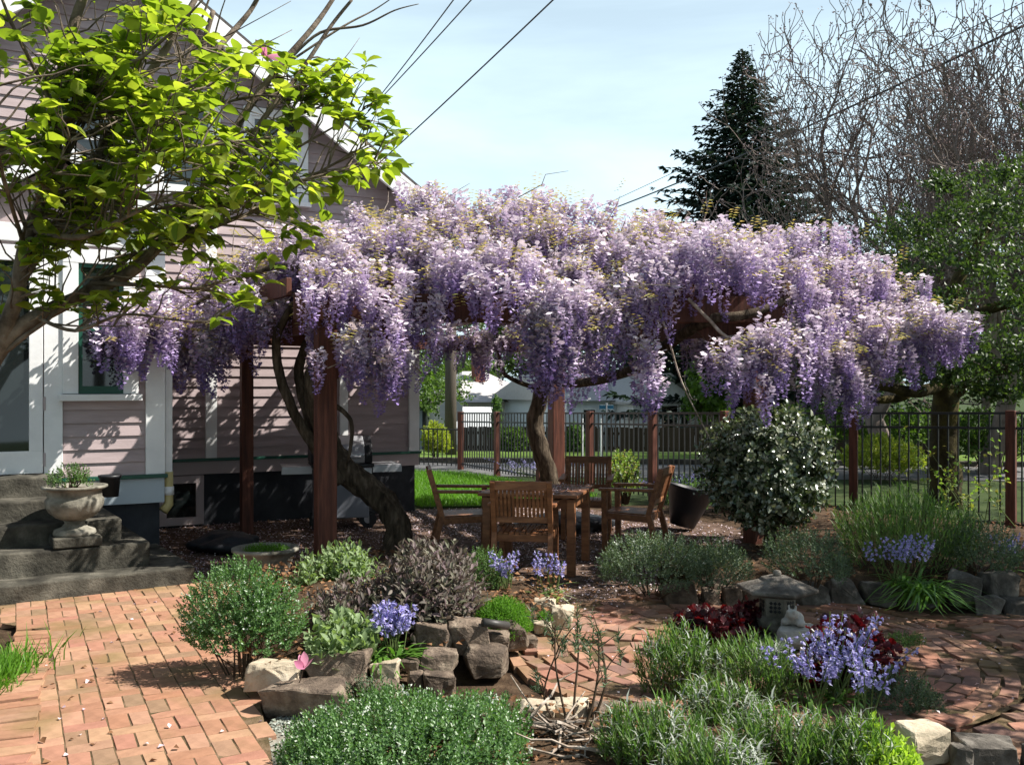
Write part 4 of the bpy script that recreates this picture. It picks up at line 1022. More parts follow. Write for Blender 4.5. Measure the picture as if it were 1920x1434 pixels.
q = G(1252, 975); tub = MB().lathe([(.14, 0), (.2, .2), (.26, .42), (.275, .43), (.275, .45), (.25, .45), (.19, .2), (.13, .03), (.01, .03)], 28).build('garden_tub', 'black', None, True)
tub.location = (q.x + .03, 10.75, 0); tub.rotation_euler = (0, R(14), 0); tub.location.z = .05; tag(tub, 'flared black plastic garden tub behind the sideways armchair', 'tub')

# ------------------------------------------------------------------ stone lantern, figure and rock
lp = Vector(((1457 - 960) / F * 6.1, 6.1, -.005))
lan = thing('stone_lantern', 'low grey stone garden lantern with a broad hexagonal cap', 'lantern', lp, R(8))
MB().lathe([(.2, -.02), (.205, .03), (.16, .06)], 8).build('foot', 'grey_rock', lan)
MB().lathe([(.1, .05), (.135, .075), (.145, .11), (.14, .15), (.12, .17)], 24).build('base', 'cast', lan, True)
MB().lathe([(.118, .165), (.118, .3)], 6, rot=R(30)).build('light_box', 'cast', lan, bevel=.006)
for k in range(6):
    a = R(60 * k + 60); n_ = Vector((math.cos(a), math.sin(a), 0)); s_ = Vector((-n_.y, n_.x, 0)); c_ = n_ * .1035 + Vector((0, 0, .235))
    f_ = MB()
    for i in range(-1, 2):
        for j in range(-1, 2):
            f_.box(c_ + s_ * (i * .026) + Vector((0, 0, j * .026)), (.006, .018, .018), mat=Matrix((n_, s_, Vector((0, 0, 1)))).transposed() @ Matrix.Rotation(R(45), 3, 'X'))
    f_.build('opening_shade_block', 'black', lan)  # solid black blocks paint the shade of lattice openings onto the box
cap = MB().lathe([(.1, .295), (.225, .312), (.262, .33), (.262, .35), (.2, .37), (.14, .386), (.11, .395), (.105, .41), (.07, .418), (.03, .422)], 6, rot=R(30)).build('cap', 'grey_rock', lan, bevel=.006)
MB().lathe([(.02, .418), (.028, .436), (.022, .455), (.005, .46)], 12).build('finial', 'grey_rock', cap, True)

def rock(name, w_, dp, h, mat, seed, parent=None):
    """angular boulder: hull of random points, softened"""
    q = np.random.default_rng(seed)
    bm = bmesh.new()
    for k in range(18):
        if k < 8: v = np.array([1 if k & 1 else -1, 1 if k & 2 else -1, 1 if k & 4 else -1]) * q.uniform(.45, 1.0, 3)
        else: v = q.uniform(-1, 1, 3); v = v / max(abs(v)) * q.uniform(.78, 1.0)
        bm.verts.new((v[0] * w_ / 2, v[1] * dp / 2, v[2] * h / 2 + h / 2))
    r_ = bmesh.ops.convex_hull(bm, input=bm.verts)
    bmesh.ops.delete(bm, geom=[v for v in bm.verts if not v.link_faces], context='VERTS')
    bmesh.ops.bevel(bm, geom=list(bm.edges), offset=min(w_, h) * .02, segments=1, affect='EDGES', profile=.6)
    bmesh.ops.triangulate(bm, faces=bm.faces)
    bmesh.ops.subdivide_edges(bm, edges=[e for e in bm.edges if e.calc_length() > .04], cuts=1, use_grid_fill=True)
    bmesh.ops.subdivide_edges(bm, edges=[e for e in bm.edges if e.calc_length() > .03], cuts=1)
    bm.normal_update()
    for v in bm.verts: v.co += v.normal * (.007 * mnoise.noise(v.co * 13 + Vector((seed, 0, 0))) + .006 * mnoise.noise(v.co * 38))
    me = bpy.data.meshes.new(name); bm.to_mesh(me); bm.free()
    return link(name, me, mat, parent)
q = Vector(((1495 - 960) / F * 5.85, 5.85, 0)); o = rock('pale_boulder', .3, .22, .16, 'white_stone', 31); o.location = (q.x, q.y, .0)
tag(o, 'low whitish boulder with yellow lichen below the stone lantern', 'rock')
o2 = lumpmesh('lichen_patch', None, None, (0, 0, 0), (.05, .04, .03), 'yellow_lichen', 4); o2.parent = o; o2.location = (.13, -.05, .09)
# little carved frog-like figure
fg = thing('garden_figure', 'small crouching white stone animal figure leaning by the lantern', 'statue', (q.x - .01, q.y + .03, .145), R(-30))
bm = bmesh.new()
for c_, r_, s_ in (((0, 0, .05), .06, (1, .85, .8)), ((.0, -.06, .085), .038, (1, .9, .85)), ((.045, -.03, .03), .03, (1, 1.3, .8)), ((-.045, -.03, .03), .03, (1, 1.3, .8)), ((.018, -.085, .105), .012, (1, 1, 1)), ((-.018, -.085, .105), .012, (1, 1, 1)), ((.022, -.05, .125), .012, (.6, .6, 1.7)), ((-.022, -.05, .125), .012, (.6, .6, 1.7))):
    bmesh.ops.create_icosphere(bm, subdivisions=3, radius=r_, matrix=Matrix.Translation(c_) @ Matrix.Diagonal((*s_, 1)))
me = bpy.data.meshes.new('body'); bm.to_mesh(me); bm.free()
o = link('body', me, 'white_stone', fg); rm = o.modifiers.new('fuse', 'REMESH'); rm.mode = 'VOXEL'; rm.voxel_size = .006; rm.use_smooth_shade = True

# ------------------------------------------------------------------ raised beds and stone edging
def segd(x, y, a, b):
    dx, dy = b[0] - a[0], b[1] - a[1]; t = max(0, min(1, ((x - a[0]) * dx + (y - a[1]) * dy) / (dx * dx + dy * dy)))
    return math.hypot(x - a[0] - dx * t, y - a[1] - dy * t)
def bed(name, poly, h, seed, mat='soil'):
    """domed bed of earth filling a polygon"""
    xs_ = [p[0] for p in poly]; ys_ = [p[1] for p in poly]; n = 44
    V, idx = [], {}
    for j in range(n + 1):
        for i in range(n + 1):
            x = min(xs_) + (max(xs_) - min(xs_)) * i / n; y = min(ys_) + (max(ys_) - min(ys_)) * j / n
            dm = min(segd(x, y, a, b) for a, b in zip(poly, list(poly[1:]) + [poly[0]]))
            ins = inpoly(x, y, poly); z = h * min(1, dm / .35) if ins else -.03
            V.append((x, y, z + (.02 * math.sin(x * 9 + seed) * math.cos(y * 11) if ins else 0) - .005)); idx[(i, j)] = ins
    Fc = [(j * (n + 1) + i, j * (n + 1) + i + 1, (j + 1) * (n + 1) + i + 1, (j + 1) * (n + 1) + i) for j in range(n) for i in range(n) if idx[(i, j)] or idx[(i + 1, j)] or idx[(i, j + 1)] or idx[(i + 1, j + 1)]]
    return tag(MB().add(V, Fc).build(name, mat, None, True), kind='structure')
bedL = [tuple(G(*p)[:2]) for p in ((470, 1315), (560, 1310), (700, 1290), (850, 1275), (950, 1240), (1040, 1190), (1080, 1140), (960, 1095), (800, 1075), (600, 1075), (490, 1110), (410, 1200))]
bed('flower_bed', bedL, .2, 1)
bedR = [tuple(p) for p in ((1.55, 7.35), (1.95, 7.1), (2.7, 7.0), (3.6, 6.95), (5.5, 6.9), (6.5, 9.0), (4.2, 11.3), (2.9, 11.9), (2.3, 9.4), (1.3, 8.3))]
bed('flower_bed', bedR, .2, 2)
bedF = [(-.75, 3.3), (-.3, 2.3), (.4, 1.3), (2.3, 1.2), (2.0, 2.6), (1.8, 3.95), (1.5, 4.5), (.3, 4.72), (-.35, 4.75), (-1.0, 4.4)]
bed('flower_bed', bedF, .1, 3)
def edging(label, boxes, group=None):
    rt = thing('stone_edging', label, 'stone edging', (0, 0, 0), 0, group)
    for i, (x0, y0, x1, y1, d_, mt) in enumerate(boxes):
        w_ = (x1 - x0) / F * d_; h = (y1 - y0) / F * d_ * 1.02
        zb = CH - (y1 - YH) / F * d_
        o = rock('stone', w_, max(.14, w_ * .75), h, mt, 100 + i * 7 + int(x0), rt)
        o.location = ((x0 + x1) / 2 / F * d_ - 960 / F * d_, d_ + max(.14, w_ * .75) * .4, zb)
        o.rotation_euler = (0, 0, rng.normal(0, .12))
    return rt
edging('stacked brown rocks holding up the sage bed beside the brick walk', [
    (452, 1243, 566, 1302, 4.85, 'pale_rock'), (482, 1288, 660, 1358, 4.62, 'rock'), (566, 1224, 702, 1298, 4.9, 'rock'), (692, 1240, 756, 1296, 4.95, 'pale_rock'), (748, 1238, 792, 1262, 5.05, 'rock'),
    (760, 1255, 794, 1305, 4.98, 'rock'), (783, 1224, 860, 1264, 5.05, 'rock'), (786, 1258, 856, 1318, 4.92, 'rock'), (773, 1166, 852, 1232, 5.3, 'rock'), (832, 1164, 918, 1240, 5.32, 'rock'), (900, 1184, 957, 1232, 5.4, 'rock'),
    (922, 1166, 992, 1228, 5.6, 'rock'), (862, 1216, 959, 1278, 5.2, 'rock'), (655, 1290, 760, 1330, 4.75, 'rock'), (988, 1120, 1046, 1156, 6.5, 'pale_rock'), (1034, 1138, 1080, 1188, 6.3, 'pale_rock'), (998, 1168, 1036, 1192, 6.1, 'pale_rock'), (975, 1190, 1010, 1225, 5.75, 'rock'), (950, 1085, 990, 1105, 7.3, 'rock')])
edging('dark rocks edging the shaded bed behind the stone lantern', [
    (1236, 1094, 1320, 1146, 6.95, 'rock'), (1318, 1088, 1372, 1108, 7.1, 'rock'), (1318, 1104, 1355, 1142, 6.98, 'rock'), (1354, 1098, 1398, 1144, 6.98, 'rock'), (1394, 1108, 1445, 1146, 7.0, 'rock'), (1485, 1095, 1560, 1146, 7.0, 'grey_rock'), (1556, 1085, 1625, 1146, 7.0, 'grey_rock'), (1620, 1092, 1695, 1146, 6.95, 'grey_rock'),
    (1785, 1072, 1850, 1140, 6.85, 'grey_rock'), (1846, 1072, 1925, 1132, 6.9, 'grey_rock'), (1832, 1118, 1892, 1160, 6.7, 'grey_rock'), (1890, 1125, 1960, 1165, 6.65, 'grey_rock'), (1690, 1100, 1790, 1146, 6.95, 'grey_rock'), (1238, 1064, 1302, 1100, 7.15, 'moss_bark')])
edging('flat pale rocks along the near flower bed, beside the dry sticks', [
    (968, 1322, 1048, 1386, 4.5, 'pale_rock'), (1036, 1316, 1116, 1372, 4.55, 'pale_rock'), (1108, 1322, 1186, 1372, 4.5, 'rock'), (985, 1372, 1036, 1412, 4.3, 'rock'), (1180, 1325, 1260, 1375, 4.5, 'rock'), (1330, 1320, 1420, 1372, 4.5, 'rock')])
edging('lichen speckled rocks at the edge of the shaded brick path', [
    (1690, 1366, 1795, 1450, 4.0, 'pale_rock'), (1790, 1398, 1834, 1450, 3.95, 'grey_rock'), (1812, 1396, 1935, 1460, 3.95, 'grey_rock'), (1930, 1410, 2020, 1470, 3.9, 'grey_rock')])
q = P(920, 1172, 5.35); o = MB().tube([(0, .12, -.02), (0, -.05, .025)], .024, 14).build('drain_pipe', 'hose', None, True); o.location = q; o.rotation_euler = (0, 0, R(-55))
tag(o, 'short black pipe end poking out between the stacked rocks', 'pipe')

# ================================================================== PLANTS
LS, LB = T_small(.3), T_big(.3, .25)
bush('clipped_shrub', 'rounded small leaved green shrub at the corner of the brick walk', 'shrub', 445, 1285, 112, 1068, T_small(.32), .022, 1500, 11, 'daphne', 11, tipmat='pale_tip', tips=80, upw=.35, stems=20, zc=.48, amp=.24, shell=.5)
bush('low_shrub', 'spreading small leaved green shrub dotted with white blossom at the bottom edge', 'shrub', 770, 1500, 215, 1318, T_small(.32), .024, 2100, 11, 'daphne', 12, z0=.0, tipmat='pale_tip', tips=150, upw=.4, depth=.55, zc=.4, amp=.32, shell=.6)
bush('low_shrub', 'small leaved shrub low at the bottom beside the gravel strip', 'shrub', 590, 1500, 85, 1345, T_small(.32), .024, 700, 10, 'daphne', 15, tipmat='pale_tip', tips=60, upw=.4, depth=.3)
bush('low_shrub', 'wispy small leaved sprigs in front of the stacked rocks', 'shrub', 690, 1345, 45, 1255, T_small(.25), .022, 110, 9, 'thyme', 16, upw=.6, shell=.8, stems=25)
bush('sage_plant', 'upright pale green sage below the timber post', 'sage', 640, 1105, 75, 1012, T_big(.22, .2), .085, 120, 9, 'sage', 21, z0=.12, upw=.6, shell=.6, depth=.28)
bush('sage_plant', 'pale green sage sprig beside the bowl planter', 'sage', 575, 1115, 35, 1040, T_big(.22, .2), .08, 40, 8, 'sage', 26, z0=.12, upw=.6, shell=.6, depth=.16)
bush('purple_sage', 'broad purple grey sage filling the middle of the bed', 'sage', 790, 1190, 115, 1022, T_big(.2, .25), .075, 420, 10, 'purple_sage', 22, z0=.16, upw=.5, shell=.55, depth=.6)
bush('purple_sage', 'purple grey sage nearer the green shrub, mixed with dry stalks', 'sage', 640, 1190, 75, 1085, T_big(.2, .25), .07, 170, 9, 'purple_sage', 23, z0=.16, upw=.5, shell=.6, depth=.4)
bush('sage_plant', 'low broad leaved green sage behind the long front rock', 'sage', 640, 1240, 75, 1150, T_big(.26, .25), .085, 130, 9, 'sage', 24, z0=.16, upw=.5, shell=.6, depth=.3)
bush('fine_shrub', 'fine leaved dark green shrub below the chair legs', 'shrub', 912, 1125, 48, 1028, T_small(.25), .024, 420, 10, 'fine_green', 25, z0=.1, upw=.5, depth=.26)
bush('moss_mound', 'bright green feathery cushion plant above the stacked rocks', 'cushion plant', 942, 1190, 60, 1118, T_small(.14), .026, 1500, 8, 'moss_green', 27, z0=.13, upw=.4, depth=.25, stems=0, amp=.06, zc=.25)
bush('moss_mound', 'tiny green cushion plant between the pale edging rocks', 'cushion plant', 1022, 1172, 16, 1145, T_small(.2), .024, 160, 7, 'moss_green', 28, z0=.06, depth=.07, stems=0)
bush('thyme_shrub', 'grey green shrub beside the sideways armchair', 'shrub', 1230, 1125, 112, 992, T_small(.25), .026, 1000, 10, 'thyme', 31, z0=.05, upw=.45, depth=.5, tipmat='pale_tip', tips=40)
bush('thyme_shrub', 'dark grey green shrub under the round glossy bush', 'shrub', 1350, 1110, 70, 1010, T_small(.25), .026, 500, 10, 'thyme', 32, z0=.12, upw=.45, depth=.4)
bush('thyme_shrub', 'shaded grey green shrub below the tall lavender', 'shrub', 1530, 1110, 80, 990, T_small(.25), .026, 550, 10, 'thyme', 33, z0=.16, upw=.45, depth=.5)
bush('thyme_shrub', 'grey green shrub near the fence post at the far right', 'shrub', 1850, 1090, 75, 970, T_small(.25), .028, 550, 10, 'thyme', 34, z0=.18, upw=.45, depth=.5)
bush('creeping_thyme', 'low grey green mat spreading beside the red leaved plants', 'ground cover', 1705, 1335, 80, 1262, T_small(.25), .018, 800, 8, 'thyme', 35, upw=.4, depth=.22, stems=0, zc=.15)
bush('creeping_thyme', 'olive green creeping mat at the edge of the shaded path', 'ground cover', 1700, 1215, 45, 1185, T_small(.25), .018, 300, 8, 'fine_green', 36, upw=.4, depth=.14, stems=0, zc=.15)
bush('chartreuse_plant', 'bright yellow green plant beside the lichen speckled rock', 'plant', 1665, 1490, 75, 1365, T_small(.4), .04, 260, 8, 'chartreuse', 37, upw=.5, depth=.22)
# round glossy evergreen on a short stem
vb = Vector(((1440 - 960) / F * 8.3, 8.3, .15))
vi = thing('round_evergreen', 'large round evergreen bush with dark glossy leaves before the fence', 'bush', vb)
(V, Fc), tp, D = shoots((0, 0, .78), (.61, .6, .62), 1000, 9, T_big(.34, .3), .078, 41, zmin=-.95, upw=.15, open_=1.1, shell=.35, amp=.07)
link('foliage', npmesh('foliage', V, Fc), 'viburnum', vi)
MB().tube([(0, 0, -.1), (.02, 0, .25), (-.01, .02, .6)], [.06, .05, .04], 8).build('trunk', 'bark', vi)
add_stems((0, 0, .25), tp, 40, .012, 'twig', vi, 'stem', .05)
i = rng.choice(len(tp), 60, replace=False); V, Fc = scatter(T_small(.4, .1), np.repeat(tp[i], 5, 0) + rng.normal(0, .025, (300, 3)), rdir(300), rdir(300), .03)
link('blossom', npmesh('blossom', V, Fc), 'pale_tip', vi)
# lavenders: upright shoots with needle leaves
def lavender(label, px, ybase, hw, ytop, n, seed, z0=0, grey=0, mat='lav_green', depth=None, size=.058, lean=.0):
    base = G(px, ybase, z0); dd = base.y; rx = hw / F * dd; ry = depth or rx * .7
    h = CH - (ytop - YH) / F * dd - z0
    rt = thing('lavender', label, 'lavender', (base.x, dd + ry * .3, z0))
    th = rng.uniform(0, 6.28, n); r_ = np.sqrt(rng.random(n))
    foot = np.stack([r_ * np.cos(th) * rx * .55, r_ * np.sin(th) * ry * .55, np.zeros(n)], 1)
    dome = np.sqrt(np.maximum(0, 1 - (r_ * .8) ** 2)) * (.75 + .25 * rng.random(n))
    tip = np.stack([r_ * np.cos(th) * rx, r_ * np.sin(th) * ry, h * dome], 1)
    D = unit(tip - foot + np.array([0, 0, h * .5])); nl = 18
    j = np.tile(np.arange(nl), n); idx = np.repeat(np.arange(n), nl); t = j / nl
    sl = h * .55
    pos = tip[idx] - D[idx] * (sl * (1 - t))[:, None]
    e1 = unit(np.cross(D, [.3, .2, 1.0])); e2 = np.cross(D, e1); a = j * 2.4 + idx
    pr = e1[idx] * np.cos(a)[:, None] + e2[idx] * np.sin(a)[:, None]
    op = .75 - .45 * t
    ldr = D[idx] * np.cos(op)[:, None] + pr * np.sin(op)[:, None]
    isg = (np.arange(n) < grey)[idx]
    V, Fc = scatter(T_blade(.055, .2), pos[~isg], ldr[~isg], (D[idx] - pr)[~isg], size * rng.uniform(.7, 1.2, (~isg).sum()))
    link('foliage', npmesh('foliage', V, Fc), mat, rt)
    if grey:
        V, Fc = scatter(T_blade(.08, .9), pos[isg] + np.array([0, 0, .01]), ldr[isg], (D[idx] - pr)[isg], size * rng.uniform(.6, 1.0, isg.sum()))
        tag(link('silver_shoots', npmesh('silver_shoots', V, Fc), 'lav_grey', rt), kind='stuff')
    mb = MB()
    for k in rng.choice(n, min(n, 60), replace=False): mb.tube([foot[k], (foot[k] + tip[k]) / 2 + rng.normal(0, .01, 3), tip[k] - D[k] * .02], [.004, .003, .0015], 4, False)
    mb.build('stem', 'twig', rt)
    return rt
lavender('green lavender clump in front of the red leaved plants, left of the lantern foot', 1275, 1310, 85, 1165, 140, 51, grey=12)
lavender('green lavender clump directly before the stone lantern', 1420, 1320, 100, 1185, 140, 52, grey=18)
lavender('lavender clump with silver tips at the bottom beside the dry sticks', 1230, 1470, 115, 1310, 150, 53, grey=20)
lavender('lavender clump with silver tips at the bottom below the bluebells', 1470, 1480, 125, 1318, 150, 54, grey=22)
lavender('lavender clump at the bottom edge next to the yellow green plant', 1610, 1490, 85, 1335, 95, 55, grey=12)
lavender('tall bright green lavender bush along the fence', 1715, 1075, 140, 905, 460, 56, z0=.18, depth=.55, size=.06)
lavender('thin lavender clump between the brick circle and the bottom clumps', 1350, 1390, 90, 1265, 90, 57, grey=22)
lavender('low lavender clump at the very bottom right of the dry sticks', 1340, 1530, 110, 1370, 120, 58, grey=26)
# straplike leaves
def ribbon(base, az, L, wd, rise, droop):
    n = 7; c, s = math.cos(az), math.sin(az); V = []
    for i in range(n):
        t = i / (n - 1); r_ = L * t * (.35 + .65 * t); z = L * (rise * t - droop * t * t)
        w_ = wd * (1 - t ** 2.2) * (.6 + .4 * min(1, t * 4)) + .001
        for e in (-1, 1): V.append((base[0] + c * r_ - s * w_ * e, base[1] + s * r_ + c * w_ * e, max(base[2] + z + .15 * w_ * 0, .003)))
    return np.array(V), np.array([q for i in range(n - 1) for q in ((2 * i, 2 * i + 1, 2 * i + 3), (2 * i, 2 * i + 3, 2 * i + 2))])
def straps(n, L, wd, rise=1.0, droop=.9, spread=.05):
    return join([ribbon((rng.normal(0, spread), rng.normal(0, spread), 0), rng.uniform(0, 6.28), L * rng.uniform(.6, 1.15), wd * rng.uniform(.7, 1.2), rise * rng.uniform(.8, 1.15), droop * rng.uniform(.7, 1.25)) for _ in range(n)])
def bells(label, loc, nst, h, spread, nleaf=0, leafL=.25, mat='bluebell', fl=11, leafmat_='strap', size=.022):
    rt = thing('bluebells', label, 'bluebells', loc)
    mb = MB(); ps, ds = [], []
    for k in range(nst):
        bx, by = rng.normal(0, spread * .4, 2); tx, ty = bx + rng.normal(0, spread), by + rng.normal(0, spread * .8); hh = h * rng.uniform(.75, 1.08)
        mb.tube([(bx, by, 0), ((bx + tx) / 2, (by + ty) / 2, hh * .55), (tx, ty, hh)], [.004, .0035, .002], 5, False)
        for i in range(fl):
            t = .66 + .34 * i / fl; a = i * 2.4
            ps.append((tx * t + bx * (1 - t) + .014 * math.cos(a), ty * t + by * (1 - t) + .014 * math.sin(a), hh * t)); ds.append((math.cos(a), math.sin(a), -.35 + rng.normal(0, .3)))
    mb.build('stem', 'stem', rt)
    ps, ds = np.array(ps), np.array(ds)
    pr = [scatter(T_small(.3, .2), ps, ds + rng.normal(0, .55, ds.shape), rdir(len(ps)), size * rng.uniform(.7, 1.25, len(ps))) for _ in range(5)]
    V, Fc = join(pr); tag(link('flowers', npmesh('flowers', V, Fc), mat, rt), kind='stuff')
    if nleaf: V, Fc = straps(nleaf, leafL, .012); link('leaves', npmesh('leaves', V, Fc), leafmat_, rt)
    return rt
q = G(732, 1262, .1); bells('violet bluebells with broad strap leaves among the stacked rocks', (q.x, q.y + .12, .12), 12, .33, .05, 46, .3, size=.03)
q = G(948, 1130, .1); bells('pale blue bluebells before the fine leaved shrub', (q.x, q.y, .1), 9, .36, .05, 10, .2)
q = G(1030, 1130, .05); bells('tall lilac bluebells rising from the pale striped leaves', (q.x, q.y, .06), 10, .36, .07, 40, .26, leafmat_='varieg')
q = G(1585, 1330); bells('dense blue bluebells in front of the red leaved plant', (q.x, q.y + .1, 0), 22, .42, .14, 24, .24)
q = G(1530, 1335); bells('loose pale bluebells between lavender and red leaves', (q.x, q.y, 0), 12, .34, .1, 12, .22)
q = G(1640, 1400); bells('few lilac bluebell stems leaning over the grey mat', (q.x, q.y + .1, 0), 6, .38, .07, 8, .2)
q = G(1722, 1120, .18); bells('shaded blue bluebells above the arching strap leaves', (q.x, q.y + .3, .18), 16, .4, .13, 20, .3)
q = G(1905, 1080, .18); bells('bluebells beside the timber fence post at the right edge', (q.x, q.y + .1, .18), 8, .3, .08, 8, .2)
q = G(1225, 950); bells('bluebells growing along the foot of the metal fence', (q.x + .4, q.y + .9, 0), 40, .36, .45, 60, .28)
q = G(1000, 905); bells('bluebells along the fence foot behind the vine trunk', (q.x + .2, 16.6, 0), 26, .36, .5, 30, .28)
q = G(1748, 1168); dl = thing('daylily_clump', 'arching clump of glossy strap leaves beside the shaded rocks', 'plant', (q.x, q.y + .15, .12))
V, Fc = straps(110, .42, .011, 1.25, 1.35, .05); link('leaves', npmesh('leaves', V, Fc), 'strap', dl)
# dark red heucheras
bush('heuchera', 'dark red leaved plant on the near left of the stone lantern', 'heuchera', 1335, 1235, 70, 1135, T_lobed(), .07, 80, 5, 'heuchera', 61, upw=.6, open_=1.2, depth=.2, stems=20)
bush('heuchera', 'blackish red leaved plant in the lantern shadow', 'heuchera', 1400, 1205, 45, 1125, T_lobed(), .065, 44, 5, 'heuchera', 62, upw=.6, open_=1.2, depth=.14, stems=12)
bush('heuchera', 'crimson leaved plant behind the dense bluebells', 'heuchera', 1615, 1290, 80, 1150, T_lobed(), .075, 95, 5, 'heuchera', 63, upw=.6, open_=1.2, depth=.26, stems=24)
bush('heuchera', 'dark red leaved plant between lantern boulder and bluebells', 'heuchera', 1525, 1300, 40, 1215, T_lobed(), .065, 34, 5, 'heuchera', 64, upw=.6, open_=1.2, depth=.14, stems=12)
# grass tuft at the left edge
q = G(-70, 1330); gt = thing('grass_tuft', 'blurred green grass tuft at the left edge of the walk', 'grass', (q.x, q.y, 0))
n = 2600; ps = np.c_[rng.normal(-.08, .09, n), rng.normal(.1, .3, n), np.zeros(n)]
V, Fc = scatter(T_blade(.03, .6), ps, np.c_[rng.normal(.1, .35, n), rng.normal(0, .3, n), np.ones(n)], rdir(n), rng.uniform(.1, .2, n)); link('blades', npmesh('blades', V, Fc), 'grass', gt)
# rose shoots by the fence
def whip(mb, a, b, r_, w_=.05, n=6):
    a, b = Vector(a), Vector(b); L = (b - a).length
    pts = [a.lerp(b, t / n) + Vector(rng.normal(0, w_ * L * .25, 3)) * (0 if t in (0,) else 1) for t in range(n + 1)]
    mb.tube(pts, [r_ * (1 - .75 * t / n) for t in range(n + 1)], 5, False); return pts
q = Vector((4.35, 9.7, .18)); rs = thing('rose_bush', 'thin rose canes with pale young leaves in front of the right fence', 'rose', q)
mb = MB(); lp_, ldd = [], []
for k in range(13):
    tip = Vector((rng.uniform(-.5, 1.0), rng.normal(0, .25), rng.uniform(.45, 1.05)))
    pts = whip(mb, (rng.normal(.25, .3), rng.normal(0, .1), 0), tip, .006)
    for p in pts[2:]:
        for _ in range(5): lp_.append(p + Vector(rng.normal(0, .035, 3))); ldd.append(rdir(1, -.3)[0])
mb.build('cane', 'stem', rs); V, Fc = scatter(T_small(.35, .08), np.array(lp_), np.array(ldd), rdir(len(lp_), .2), .05 * rng.uniform(.7, 1.2, len(lp_))); link('leaves', npmesh('leaves', V, Fc), 'rose', rs)
bush('young_shrub', 'young shrub with bronze new growth against the fence', 'shrub', 1172, 930, 38, 838, T_small(.33), .055, 170, 8, 'rose', 71, upw=.6, shell=.7, depth=.4, d=13.0, stems=20)
bush('young_shrub', 'thin leafy shrub under the vine near the round bush, by the fence', 'shrub', 1300, 960, 60, 890, T_small(.3), .045, 200, 8, 'fine_green', 72, upw=.5, shell=.7, depth=.4, d=12.0, stems=20)
# leggy dead lavender and the heap of dry sticks
q = G(1075, 1400); dw = thing('bare_shrub', 'leggy bare shrub with a few grey green tufts before the brick circle', 'shrub', (q.x, q.y, .05))
mb = MB(); tips_ = []
for (x0, y0), tr in (((1075, 1395), [(1050, 1330), (1040, 1240), (1045, 1170)]), ((1078, 1395), [(1075, 1310), (1085, 1230), (1080, 1165)]), ((1085, 1395), [(1110, 1320), (1125, 1250), (1120, 1185)]), ((1072, 1395), [(1030, 1330), (1025, 1280), (1048, 1200)]), ((1090, 1395), [(1130, 1290), (1138, 1225), (1128, 1180)])):
    d_ = q.y + rng.normal(0, .06)
    pts = [P(x, y, d_ + .02 * i) - Vector((q.x, q.y, .05)) for i, (x, y) in enumerate([(x0, y0)] + tr)]
    pts = [p + Vector(rng.normal(0, .008, 3)) for p in pts]
    pp_, rr_ = spline(pts, [.008, .006, .0045, .003], 4); mb.tube(pp_, rr_, 5, False); tips_.append(pp_[-1])
    for k in range(5):
        b = pp_[int(rng.integers(4, len(pp_)))]; e = b + Vector((rng.normal(0, .05), rng.normal(0, .04), rng.uniform(.04, .12))); whip(mb, b, e, .004); tips_.append(e)
mb.build('stem', 'twig', dw)
tp = np.array([np.array(t) for t in tips_]); n = len(tp) * 26
ps = np.repeat(tp, 26, 0) - np.c_[np.zeros((n, 2)), rng.uniform(0, .07, n)]
V, Fc = scatter(T_blade(.06, .3), ps, rdir(n, .1), rdir(n), .04 * rng.uniform(.7, 1.2, n)); link('foliage', npmesh('foliage', V, Fc), 'thyme', dw)
q = G(1065, 1425); sh = thing('stick_heap', 'heap of dry pale sticks at the bottom below the bare shrub', 'sticks', (q.x, q.y, .06))
for k in range(26):
    mb = MB(); a = rng.uniform(0, 6.28); L = rng.uniform(.12, .34); c_ = Vector((rng.normal(0, .09), rng.normal(0, .09), rng.uniform(.01, .12)))
    d_ = Vector((math.cos(a), math.sin(a) * .8, rng.normal(0, .25))) * L
    whip(mb, c_ - d_ * .5, c_ + d_, rng.uniform(.004, .011), .09, 5); mb.build('stick', 'stick', sh)
# pink petal flower on a stem by the pale rock
q = P(570, 1240, 4.75); pf = thing('pink_flower', 'pink fallen magnolia bloom caught above the pale edging rock', 'flower', q)
V, Fc = scatter(T_big(.28, -.3), np.tile([0, 0, -.03], (5, 1)) + rng.normal(0, .006, (5, 3)), rdir(5, .5), rdir(5), .075); link('petals', npmesh('petals', V, Fc), 'pink', pf)
mb = MB(); whip(mb, (-.03, 0, -.14), (0, 0, -.02), .004); mb.build('stem', 'twig', pf)
